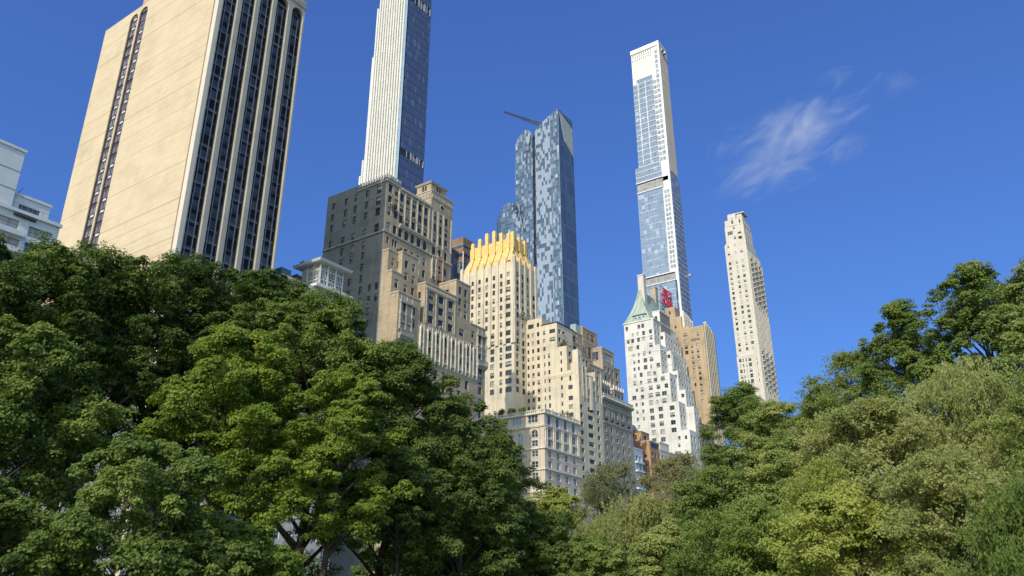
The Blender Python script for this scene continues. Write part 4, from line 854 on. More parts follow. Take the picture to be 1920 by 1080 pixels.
strip('main_wall', 377, 395.6, [(223.3, 305.9), (226.5, 304.6), (229.5, 303.2)], mats)
strip('pale_wall', 377.01, 395.6, [(229.5, 303.2), (233, 301.4), (237, 299.0), (240.3, 296.6), (241.3, 294.6)], [MT['g57pale'], MT['g57n'], MT['g57pale']])
strip('shadow_gap', 379.6, 394, [(241.3, 291), (243.6, 290.5)], [MT['darkglass']]*3)
strip('middle_wall', 377.2, 393, [(243.6, 293.5), (245.2, 296.6), (248.4, 299.4), (250.5, 299), (253.5, 297), (255.6, 294.6), (257.2, 290.6)], mats)
strip('low_wall', 377.6, 391, [(257.2, 245.5), (260.6, 248.0), (264, 248.6), (267, 247), (269.8, 243.6), (271.6, 239.5), (272.3, 236)], mats)
sp_ = B.part('folded_glass'); sp_.poly([(376.7, 249.2, 299.2), (376.9, 245.0, 294), (375.6, 246.0, 280), (376.3, 247.4, 283)], MT['g57pale']); sp_.poly([(376.7, 249.2, 299.2), (376.3, 247.4, 283), (376.9, 248.6, 268)], MT['g57']); sp_ = B.part('folded_fin')
sp_.poly([(377.1, 260.4, 247.6), (374.9, 253.0, 243.5), (375.6, 250.0, 223.0), (376.2, 258, 232)], MT['g57pale']); 
for (ya, za_) in ((258.6, 243), (256.2, 241), (258.2, 239.6), (255.8, 237.6)): sp_.box(375.0, 375.4, ya-1.6, ya, za_, za_+1.0, MT['iron'])
tp_ = B.part('crown_screen'); tp_.poly([(378.4, 223.1, 304.6), (395.0, 223.1, 299.4), (395.2, 223.1, 277.5), (384.2, 223.1, 284.5), (381.6, 223.1, 292)], plain("pale_metal_screen", (0.44, 0.44, 0.40), .6, noise=.15, scale=.3))
tp_.poly([(377.9, 223.05, 304.4), (378.6, 223.05, 304.2), (384.4, 223.05, 284.3), (383.4, 223.05, 284.0), (380.9, 223.05, 292)], MT['cptwhite'])
B.part('crown_screen').poly([(395.62, 223.3, 300), (395.62, 240, 300), (395.62, 240, 280), (395.62, 223.3, 280)], MT['g57n'])
e_ = B.part('corner_mullion'); e_.box(376.85, 377.1, 223.15, 223.35, 0, 305.6, MT['mullion'])
B.finish()
cr0 = empty("rooftop_crane", (381, 238, 297)); tag(cr0, "dark crane with a long boom jutting from the top of the patterned glass skyscraper", "crane")
o = MB(); o.box(379.6, 382.4, 235.6, 239.2, 297, 300.4, MT['iron']); o.box(379.2, 380.6, 233.8, 236.4, 299.5, 302, MT['steel']); o.build("cab", cr0, (381, 238, 297))
o = MB(); A_ = Vector((380, 237.4, 300)); Bq = Vector((380, 268.2, 322.6)); d_ = (Bq-A_).normalized(); s_ = Vector((0, -d_.z, d_.y)) * .95; nseg = 18
for sx in (-.55, .55): 
    o.tube(A_+Vector((sx, 0, 0))+s_, Bq+Vector((sx*.6, 0, 0))+s_*.4, .2, .16, MT['iron'], 4); o.tube(A_+Vector((sx, 0, 0))-s_, Bq+Vector((sx*.6, 0, 0))-s_*.4, .2, .16, MT['iron'], 4)
for k in range(nseg):
    t0, t1 = k/nseg, (k+1)/nseg; u = 1-.6*t0; v_ = 1-.6*t1
    for sx in (-.5, .5): o.tube(A_+(Bq-A_)*t0+s_*u+Vector((sx*u, 0, 0)), A_+(Bq-A_)*t1-s_*v_+Vector((sx*v_, 0, 0)), .12, .12, MT['iron'], 4); o.tube(A_+(Bq-A_)*t0-s_*u+Vector((sx*u, 0, 0)), A_+(Bq-A_)*t1+s_*v_+Vector((sx*v_, 0, 0)), .1, .1, MT['iron'], 4)
o.tube(A_+Vector((0, 0, -.2)), A_+(Bq-A_)*.3+Vector((0, 0, -.2)), .4, .25, MT['steel'], 6)
o.tube(Bq, Bq+Vector((0, .3, 1.3)), .18, .1, MT['iron'], 4); o.tube(Bq, Bq+Vector((0, 0, -1.6)), .08, .08, MT['iron'], 4)
o.build("boom", cr0, (381, 238, 297))

# ================================================================== 13 slender white-ribbed tower
B = Bld("ribbed_needle_tower", "slender tower with white vertical ribs and dark blue glass, rising out of frame", (262.2, 252.8, 0))
x0, x1, y0 = 262.2, 282.2, 252.8
w_ = B.part('wall'); fquad(w_, 'N', y0, x0, x1, 0, 372, MT['gst']); w_.box(x0+.3, x1, y0, 274.4, 0, 372, MT['bronze'], 'NB')
w_.box(x0+.2, x1-2, 274.4, 275.9, 0, 331, MT['bronze'], 'B'); w_.box(x0+.2, x1-3, 275.9, 277.2, 0, 296, MT['bronze'], 'B'); w_.box(x0+.2, x1-4, 277.2, 278.8, 0, 228, MT['bronze'], 'B'); w_.box(x0+.2, x1-4, 278.8, 280.5, 0, 219, MT['bronze'], 'B')
cs = B.part('corner_glass'); cs.box(x0-.1, x0+.6, y0, y0+1.7, 0, 372, plain("pale_corner_glass", (0.36, 0.48, 0.56), .15, .4, noise=.1, scale=.3), 'B')
ribs = [(255.2+1.92*i, 372) for i in range(11)] + [(276.2, 331), (277.3, 296), (278.9, 228.5), (280.3, 219)]
for a_, zt_ in ribs:
    o = MB(); o.box(x0-.55, x0+.4, a_-.52, a_+.52, 0, zt_, MT['terracotta'], 'B'); o.box(x0-.8, x0-.55, a_-.2, a_+.2, 0, zt_, MT['terracotta'], 'B')
    z = 3.0
    while z < zt_-6: o.box(x0-.62, x0-.3, a_-.62, a_+.62, z, z+.25, MT['terracotta']); z += 10.1
    o.build("pilaster", B.root, tuple(B.root.location))
for z0_, z1_ in ((224.2, 228.6), (327.4, 333.2)):
    o = MB(); o.box(x0+.6, x1+.02, y0-.08, y0+.1, z0_, z1_, MT['iron'])
    xx = x0+1.0; q_ = random.Random(5)
    while xx < x1-.3:
        if q_.random() < .55: o.box(xx, xx+.4, y0-.14, y0-.08, z0_+.1, z1_-(.1 if q_.random() < .7 else 1.4), MT['cptwhite'])
        xx += .75
    o.build("louvre_band", B.root, tuple(B.root.location))
B.finish()

# ================================================================== 14 tallest glass tower
B = Bld("tallest_glass_tower", "very tall pale blue glass skyscraper with a white metal edge and cantilevered middle", (545, 217, 0))
x0, y0 = 545.0, 217.0; CW = MT['cptwhite']
w_ = B.part('wall')
w_.box(x0+.5, 561.2, y0+.3, 244.4, 331, 471, CW, 'B'); w_.box(x0+.5, 564.6, y0+.3, 247.2, 0, 335, CW, 'B')
gl_ = B.part('glass'); G_ = MT['gcpt']
fquad(gl_, 'E', x0+.2, 225.6, 240.8, 434.6, 438.8, G_); fquad(gl_, 'E', x0+.2, 225.6, 244.5, 349.8, 434.6, G_); fquad(gl_, 'E', x0-.3, 224.2, 247.4, 335.2, 349.8, G_)
fquad(gl_, 'E', x0, 224.6, 247.4, 248.6, 325.6, G_); fquad(gl_, 'E', x0, 220.4, 247.0, 0, 241.2, G_)
gl_.box(x0-.3, x0+.5, 247.4, 247.5, 335, 350, CW); gl_.poly([(x0-.3, 224.2, 335.2), (x0-.3, 224.2, 349.8), (x0+.5, 224.2, 349.8), (x0+.5, 224.2, 335.2)], G_)
for z in frange(350, 434, 5.2): own('floor_edge', B.root, 'E', x0+.2, 225.6, 244.5, z, z+.45, 0, .3, CW)
for z in (340, 345): own('floor_edge', B.root, 'E', x0-.3, 224.2, 247.4, z, z+.45, 0, .3, CW)
q_ = random.Random(11)
for z in frange(256, 322, 6.4): a_ = q_.uniform(225, 232); own('floor_edge', B.root, 'E', x0, a_, a_+q_.uniform(8, 15), z, z+.3, 0, .15, CW)
for z in frange(206, 236, 5.6): own('floor_edge', B.root, 'E', x0, 220.4, 247, z, z+.3, 0, .15, CW)
for z in frange(352, 432, 5.2):
    for a_ in (232.5, 239.5): own('floor_edge', B.root, 'E', x0+.2, a_, a_+.5, z+.4, z+5.2, 0, .25, CW)
for z0_, z1_, a0_ in ((326.0, 335.0, 224.2), (241.4, 248.2, 220.4)):
    o = MB(); fbox(o, 'E', x0+.3, a0_, 247.2, z0_, z1_, 0, .15, MT['louvre']); fbox(o, 'E', x0, a0_-.3, 247.6, z1_-.3, z1_+.5, 0, .8, CW); fbox(o, 'E', x0, a0_-.3, 247.6, z0_-.5, z0_+.2, 0, .6, CW)
    fbox(o, 'E', x0, a0_-.3, 247.5, z1_-.9, z1_-.3, -.2, .1, MT['iron'])
    o.box(x0, 547, a0_-.6, a0_-.2, z0_, z1_, MT['louvre']); o.build("louvre_band", B.root, tuple(B.root.location))
edge = B.part('white_edge'); edge.box(x0-.4, x0+1.2, y0, y0+1.6, 0, 471.8, CW, 'B'); edge.box(x0-.2, 561.6, y0+.05, y0+1.5, 469, 471.8, CW); edge.box(x0-.2, x0+.6, y0+1.6, 244.8, 467.5, 471.8, CW)
for a_ in frange(224.5, 243, 2.0): edge.box(x0+.1, x0+.5, a_-.4, a_+.4, 440.5, 458, MT['trim_white'])
for z_ in (459.5, 462.5, 465.3):
    for k in range(9): edge.box(x0+.2, x0+.5, 224.4+k*2.15+(z_ % 2)*.6, 225.5+k*2.15+(z_ % 2)*.6, z_, z_+1.7, MT['trim_grey'])
# narrow bay beside the edge
nb = B.part('side_windows')
for z in frange(350.5, 464, 5.2):
    fbox(nb, 'E', x0+.35, 219.2, 221.9, z, z+3.6, 0, .1, MT['gcptn'])
    if z < 432: fbox(nb, 'E', x0+.35, 222.4, 225.2, z, z+3.6, 0, .1, MT['gcptn'])
for z in frange(252, 322, 4.2):
    fbox(nb, 'E', x0+.35, 219.0, 220.9, z, z+2.9, 0, .1, MT['gcptn']); fbox(nb, 'E', x0+.35, 221.5, 223.4, z, z+2.9, 0, .1, MT['gcptn'])
fbox(nb, 'E', x0+.3, 219, 223.8, 0, 241, 0, .12, MT['darkglass'])
nf = B.part('north_skin'); fquad(nf, 'N', y0+.2, x0+1.2, 561.2, 370, 469, MT['gcpttop']); fquad(nf, 'N', y0+.2, x0+1.2, 561.2, 335, 370, MT['gcptn']); fquad(nf, 'N', y0+.15, x0+1.2, 564.6, 0, 335, MT['gcptn'])
for z in frange(205, 320, 4.2): fbox(nf, 'N', y0+.15, x0+1.5, 564.6, z, z+.4, 0, .3, CW)
for xx in frange(547.5, 561, 1.9): fbox(nf, 'N', y0+.2, xx, xx+.3, 340, 468, 0, .3, MT['trim_grey'])
tpp = B.part('roof_rig'); tpp.box(549, 553, 215.6, 219, 463, 465, MT['steel']); tpp.tube((548, 219, 471.8), (547, 217, 476), .2, .15, MT['iron'], 4); tpp.tube((547, 228, 471.8), (547, 228, 475.5), .15, .1, MT['iron'], 4); tpp.tube((551, 216, 465), (553, 214, 468), .25, .2, MT['steel'], 4)
tpp.box(552, 555, 214.6, 217, 461.5, 463.2, CW); tpp.box(564.6, 566, 214.4, 217, 250, 252, MT['steel']); tpp.box(546, 547.6, 226, 229, 471.8, 473, CW)
B.finish()

# ================================================================== 15 white limestone residential tower at right
B = Bld("limestone_tower", "slim white limestone apartment tower with columns of balconies, rightmost of the skyscrapers", (540, 160.2, 0), blind=.55, zvis=145, fr='frame_white', depth=.16)
ws = MT['whitestone']; x0, y0 = 540.0, 160.2
rows = frange(249.4, 146, -3.98)
E15 = [(174.1, z, 1.9, 2.4) for z in rows if z > 172] + [(168.8, z, 1.9, 2.4) for z in rows if z > 172] + [(164.4, z, 2.2, 2.4) for z in rows if z > 172] \
    + [(174.6, z, 1.9, 2.6) for z in rows if z < 167] + [(167.6, z, 2.3, 2.8) for z in rows if z < 167] + [(172.5, z, .8, 2.6) for z in rows if z < 167] + [(170.2, z, .8, 2.6) for z in rows if z < 167] + [(162.6, z, .9, 3.0) for z in rows if z < 170]
c15 = [542.5+3.1*i for i in range(10)]
N15 = grid([c_ for k, c_ in enumerate(c15) if k % 3 != 1], rows[2:], 1.7, 3.5) + grid([c_ for k, c_ in enumerate(c15) if k % 3 == 1], rows[2:], 2.2, 3.6)
B.block('wall', x0, 573.6, y0, 176.6, 0, 246.5, ws, E15, N15)
B.block('wall', x0+.01, 568.8, y0+.01, 176.6, 246.5, 252.5, ws, E15, [])
B.block('wall', x0+.4, 563.4, y0+.4, 176.2, 252.5, 258, ws, [(174, 255.5, 1.6, 2.2), (169, 255.5, 1.6, 2.2)], [])
B.block('wall', x0+1.0, 559.6, y0+.7, 175.4, 258, 272, ws, [(168.4, 262, 1.8, 2.4), (164, 266, 1.6, 2.4), (171.6, 266.5, 4.0, 3.0, 't'), (168.4, 270, 1.4, 2)] + [(164.2, z, 2.0, 3.0) for z in (261.2,)], grid([546, 551, 556], [268, 262], 1.4, 5.5), cope=MT['trim_white'])
B.block('wall', x0+1.2, 558.0, y0+1.0, 175.0, 272, 277.5, ws, [], grid([546, 551, 556], [274.4], 1.2, 3))
B.block('wall', x0+.7, 552, 166.0, 172.2, 272, 282.0, ws, [(169, 276, 1.6, 5.0)], [])
B.block('wall', x0+1.0, 551, 161.4, 165.4, 272, 280.2, ws, [(163.4, 275.5, 1.3, 5.2)], [])
B.block('wall', x0-.5, 545, 164.2, 176.9, 0, 168.6, ws, [(174.6, z, 1.9, 2.6) for z in rows if z < 166] + [(167.6, z, 2.3, 2.8) for z in rows if z < 166] + [(172.5, z, .8, 2.6) for z in rows if z < 166] + [(170.2, z, .8, 2.6) for z in rows if z < 166], [], cope=MT['trim_white'], over=.2)
B.part('roof_canopy').box(541.5, 552, 159.8, 166.4, 281.4, 281.9, MT['cptwhite'])
vb = B.part('pier')
for xx in frange(541, 573, 3.1): vb.box(xx-.25, xx+.25, y0-.28, y0, 20, 246.4 if xx > 569 else 250, ws, 'B')
vb.box(x0-.35, x0, y0, y0+2.2, 20, 262, ws, 'B'); vb.box(x0-.35, x0, 175.3, 176.6, 170, 256.5, ws, 'B')
nb_ = 0
for k, xx in enumerate(c15):
    if k % 3 != 1: continue
    for z in rows[1:]:
        if 175 < z < 212: continue
        o = MB(); o.box(xx-1.5, xx+1.5, y0-1.7, y0, z-1.75, z-1.5, MT['trim_white'])
        for j in range(9): o.box(xx-1.5+j*.36, xx-1.42+j*.36, y0-1.7, y0-1.64, z-1.5, z-.5, MT['steel'])
        o.box(xx-1.5, xx+1.5, y0-1.72, y0-1.62, z-.5, z-.42, MT['steel']); o.build("balcony", B.root, tuple(B.root.location))
for z in (265.6, 262.0):
    o = MB(); o.box(x0-.6, x0+1, 162.9, 165.6, z-.4, z, MT['trim_white']); o.build("balcony", B.root, tuple(B.root.location))
B.finish()

# low far fronts seen through the trees along the street
for nm_, lb, xa, xb, zt_, mt_, y_ in (("street_front", "plain pale street front low between the white block and the beige slab, seen only through foliage", 60.5, 81, 42, 'whitestone', 141),
                                 ("far_white_front", "pale far street front showing low behind the right-hand trees", 398.5, 430, 62, 'whitestone', 140),
                                 ("far_cream_front", "cream far street front farther west behind the right-hand trees", 431, 470, 58, 'cream', 140)):
    B = Bld(nm_, lb, (xa, y_, 0), blind=.3, zvis=0)
    B.block('wall', xa, xb, y_, y_+18, 0, zt_, MT[mt_], grid([y_+3, y_+7, y_+11], frange(zt_-3, 8, -3.5), 1.4, 2.1), grid(frange(xa+2, xb-1.5, 3.4), frange(zt_-3, 6, -3.5), 1.4, 2.1), cope=MT['trim_white'])
    B.finish()

# ================================================================== cloud
def cloud(name, label, loc, size, dens, thr, seed, rot=0.0):
    me = bpy.data.meshes.new(name)
    import bmesh
    bm = bmesh.new(); bmesh.ops.create_icosphere(bm, subdivisions=3, radius=1.0); bm.to_mesh(me); bm.free()
    o = bpy.data.objects.new(name, me); col.objects.link(o); o.location = loc; o.scale = size; o.rotation_euler = (0, rot, 0)
    m = bpy.data.materials.new("cloud_vapour"); m.use_nodes = True; t = m.node_tree; t.nodes.clear()
    ou = N(t, "ShaderNodeOutputMaterial"); v = N(t, "ShaderNodeVolumePrincipled"); t.links.new(v.outputs[0], ou.inputs['Volume'])
    v.inputs['Color'].default_value = (1, 1, 1, 1); v.inputs['Anisotropy'].default_value = 0.0
    tc = N(t, "ShaderNodeTexCoord"); mp = N(t, "ShaderNodeMapping"); t.links.new(tc.outputs['Object'], mp.inputs['Vector']); mp.inputs['Location'].default_value = (seed, seed*.7, 0)
    n = N(t, "ShaderNodeTexNoise"); t.links.new(mp.outputs[0], n.inputs['Vector']); n.inputs['Scale'].default_value = 1.9; n.inputs['Detail'].default_value = 9; n.inputs['Roughness'].default_value = 0.66; n.inputs['Distortion'].default_value = 0.9
    ln = N(t, "ShaderNodeVectorMath"); ln.operation = 'LENGTH'; t.links.new(tc.outputs['Object'], ln.inputs[0])
    fall = math_(t, 'SUBTRACT', 1.0, math_(t, 'POWER', ln.outputs['Value'], 1.1)); fall = math_(t, 'MULTIPLY', fall, 0.24)
    d = math_(t, 'MULTIPLY', math_(t, 'MAXIMUM', math_(t, 'SUBTRACT', math_(t, 'ADD', n.outputs[0], fall), thr), 0.0), dens)
    t.links.new(d, v.inputs['Density']); me.materials.append(m)
    tag(o, label, "cloud", kind='stuff')
    return o
#CLOUDS
cdir = (Vector((2545, 520, 1555)) - Vector((0, 0, 1.6))).normalized(); wr = Vector((0.568, -0.823, 0)); wu = wr.cross(cdir).normalized()
def cloud_rot(a): e1 = wr*cos(a)+wu*sin(a); e3 = -wr*sin(a)+wu*cos(a); e2 = e3.cross(e1); return Matrix((e1, e2, e3)).transposed().to_euler()
cloud("cloud", "small wispy white cloud alone in the blue sky, right of the tallest skyscraper", (2535, 560, 1535), (390, 250, 190), 0.021, 0.61, 3.1).rotation_euler = cloud_rot(R(32))
cloud("cloud", "faint curl of vapour to the upper right of the wispy cloud", (2592, 200, 1655), (150, 100, 100), 0.009, 0.66, 8.3).rotation_euler = cloud_rot(R(-20))


# ================================================================== trees
LM = {}
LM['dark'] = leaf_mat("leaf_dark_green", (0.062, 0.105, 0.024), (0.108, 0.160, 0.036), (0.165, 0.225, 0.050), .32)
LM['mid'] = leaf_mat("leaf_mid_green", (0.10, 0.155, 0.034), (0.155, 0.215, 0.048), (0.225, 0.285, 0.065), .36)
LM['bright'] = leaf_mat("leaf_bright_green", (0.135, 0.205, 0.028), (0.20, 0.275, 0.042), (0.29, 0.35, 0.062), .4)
LM['yellow'] = leaf_mat("leaf_yellow_green", (0.23, 0.28, 0.06), (0.33, 0.36, 0.08), (0.40, 0.41, 0.10), .4)
LM['olive'] = leaf_mat("leaf_olive", (0.21, 0.245, 0.08), (0.30, 0.325, 0.11), (0.39, 0.39, 0.15), .35)
LM['leafy'] = leaf_mat("leaf_fresh_green", (0.165, 0.22, 0.058), (0.25, 0.30, 0.082), (0.34, 0.37, 0.11), .36)
LM['grey'] = leaf_mat("leaf_grey_green", (0.16, 0.18, 0.085), (0.22, 0.235, 0.12), (0.27, 0.265, 0.14), .35)
LM['brown'] = leaf_mat("leaf_autumn_brown", (0.20, 0.175, 0.08), (0.31, 0.26, 0.12), (0.26, 0.27, 0.11), .35)

def leaves_mesh(name, P, Nn, size, mat, rng, aspect=0.55, hang=0.0):
    n = len(P); Nn = Nn/np.linalg.norm(Nn, axis=1, keepdims=True)
    h = rng.normal(size=(n, 3)); T = np.cross(Nn, h); T /= np.linalg.norm(T, axis=1, keepdims=True)+1e-9; T = T*(1-hang)+np.array([0, 0, -1.0])*hang; T /= np.linalg.norm(T, axis=1, keepdims=True)+1e-9; Bv = np.cross(Nn, T)
    s = (size*(0.6+0.8*rng.random(n)))[:, None]
    a = P-T*s*.5; c = P+T*s*.5; b = P+Bv*s*aspect*.5+Nn*s*.10; d = P-Bv*s*aspect*.5+Nn*s*.10
    V = np.stack([a, b, c, d], 1).reshape(-1, 3)
    me = bpy.data.meshes.new(name); me.vertices.add(4*n); me.vertices.foreach_set('co', V.astype(np.float32).ravel())
    me.loops.add(6*n); me.polygons.add(2*n)
    base = (np.arange(n)*4)[:, None]; idx = (base+np.array([0, 1, 2, 0, 2, 3])[None, :]).ravel()
    me.loops.foreach_set('vertex_index', idx.astype(np.int32)); me.polygons.foreach_set('loop_start', (np.arange(2*n)*3).astype(np.int32))
    me.update(calc_edges=True); me.materials.append(mat); return me

def tree(name, label, cat, x, y, H, rad, mat, seed, style='clump', base=0.35, nclump=110, per=520, leaf=0.20, bark='bark', group='trees in the park', lean=(0, 0), flat=0.45, cr=1.25, dome=2.4, trunk_r=None, z0=-0.6, rag=.10):
    rng = np.random.default_rng(seed); root = empty(name, (x, y, z0)); tag(root, label, cat, group)
    zb = H*base; ch = H-zb; mb = MB(); bk_ = MT[bark]; tr = trunk_r or H*.017
    # trunk
    nseg = 7; wob = np.cumsum(rng.normal(size=(nseg, 2))*.13, axis=0); pts = [Vector((0, 0, 0))]
    for i in range(1, nseg+1):
        tt = i/nseg; pts.append(Vector((wob[i-1, 0], wob[i-1, 1], H*.86*tt)))
    for i in range(nseg): mb.tube(pts[i], pts[i+1], tr*(1-.125*i), tr*(1-.125*(i+1)), bk_, 8)
    def on_trunk(z):
        j = min(max(z/(H*.86)*nseg, 0), nseg-1e-3); i = int(j); return pts[i].lerp(pts[i+1], j-i)
    # boughs: each an arching limb carrying a run of leafy sprays
    nb = max(10, nclump//4); C = []
    for b_ in range(nb):
        t = ((b_+.5)/nb)**.85; th = b_*2.39996+rng.normal()*.35
        prof = math.sqrt(max(0, 1-t**dome))*min(1, .7+t*1.2)
        reach = rad*prof*(1+rag*rng.normal()); reach = max(reach, rad*.12)
        zt_ = zb+ch*min(1.04, t+rng.normal()*.035); s0 = on_trunk(max(H*.14, zt_-.55*reach-ch*.12)); tip = Vector((reach*cos(th), reach*sin(th), zt_))
        mid = s0.lerp(tip, .5)+Vector((rng.normal()*.25, rng.normal()*.25, .16*(tip-s0).length)); r0 = tr*.42*(1-.55*t)
        path = [s0]+[s0.lerp(mid, u).lerp(mid.lerp(tip, u), u) for u in (.25, .5, .75, 1)]
        for k in range(4): mb.tube(path[k], path[k+1], r0*(1-.22*k), r0*(1-.22*(k+1)), bk_, 5)
        m = nclump//nb+1
        for k in range(m):
            u = .38+.68*(k+rng.random())/m; c = s0.lerp(mid, min(u, 1)).lerp(mid.lerp(tip, min(u, 1)), min(u, 1))
            sp_r = cr*(.75+.5*(1-u)); c = c+Vector((rng.normal()*sp_r*.75, rng.normal()*sp_r*.75, rng.normal()*sp_r*.45+max(0, u-1)*1.2))
            rc = cr*(.55+.6*rng.random())*(1.08-.38*u)
            tq = min(1, max(0, (c.z-zb)/ch)); lim = rad*max(.16, math.sqrt(max(0, 1-tq**dome)))*(1+rag*.8*math.sin(2.7*th+seed)); hr = math.hypot(c.x, c.y)
            if hr > lim: c.x *= lim/hr; c.y *= lim/hr
            c.z = min(c.z, zb+ch*.98); C.append((c.x, c.y, c.z, rc))
            if k % 2 == 0: mb.tube(path[2].lerp(path[4], max(0, min(1, u-.3))), c, r0*.3, .012, bk_, 3)
    C = np.array(C); nclump = len(C)
    mb.build("trunk", root, (0, 0, 0)).location = (0, 0, 0)
    n = nclump*per; ci = rng.integers(0, nclump, n); cen = C[ci, :3]; r_ = C[ci, 3][:, None]
    u = rng.normal(size=(n, 3)); u /= np.linalg.norm(u, axis=1, keepdims=True)
    if style == 'clump':
        u[:, 2] = np.where(rng.random(n) < .7, np.abs(u[:, 2]), u[:, 2])
        # each spray: several leafy tufts on a shallow dome, ragged at the rim
        nt_ = 9; TT = rng.normal(size=(nclump, nt_, 3)); TT /= np.linalg.norm(TT, axis=2, keepdims=True); TT *= (.45+.6*rng.random((nclump, nt_, 1))); TT[:, :, 2] = TT[:, :, 2]*.8+.1
        ti = rng.integers(0, nt_, n); q = TT[ci, ti]*r_*np.array([.8, .8, .8])+u*(rng.random((n, 1))**.45)*r_*np.array([.5, .5, .34])
        q[:, 2] -= 0.10*(q[:, 0]**2+q[:, 1]**2)/r_[:, 0]
        P = cen+q; Nn = np.array([-.38, -.05, .6])+u*.5+TT[ci, ti]*.35+rng.normal(size=(n, 3))*.45; asp, hang = .6, .12
    elif style == 'droop':
        ns = 34; S0 = rng.normal(size=(nclump, ns, 3))*np.array([.6, .6, .38]); SL_ = rng.uniform(.35, 1.25, size=(nclump, ns)); SW = rng.normal(size=(nclump, ns, 2))*.28
        si = rng.integers(0, ns, n); tt = rng.random((n, 1)); q = S0[ci, si]*r_; w2 = SW[ci, si]*r_*tt
        q = q+np.concatenate([w2, .25*r_*tt*(1-tt)-SL_[ci, si][:, None]*r_*tt**1.4], 1); P = cen+q+rng.normal(size=(n, 3))*.05; Nn = rng.normal(size=(n, 3))*.7+np.array([-.5, -.1, .4]); asp, hang = .45, .6
    else:
        ns = 26; D0 = rng.normal(size=(nclump, ns, 3)); D0 /= np.linalg.norm(D0, axis=2, keepdims=True); D0[:, :, 2] = D0[:, :, 2]*.6+.25
        si = rng.integers(0, ns, n); tt = rng.random((n, 1))**.8; q = D0[ci, si]*r_*1.25*tt; q[:, 2] -= .3*r_[:, 0]*tt[:, 0]**2
        P = cen+q+rng.normal(size=(n, 3))*.07; Nn = rng.normal(size=(n, 3))*.6+np.array([-.4, -.05, .6]); asp, hang = .5, .2
    me = leaves_mesh("crown", P, Nn, leaf, LM[mat], rng, asp, hang)
    o = bpy.data.objects.new("crown", me); col.objects.link(o); o.parent = root
    return root
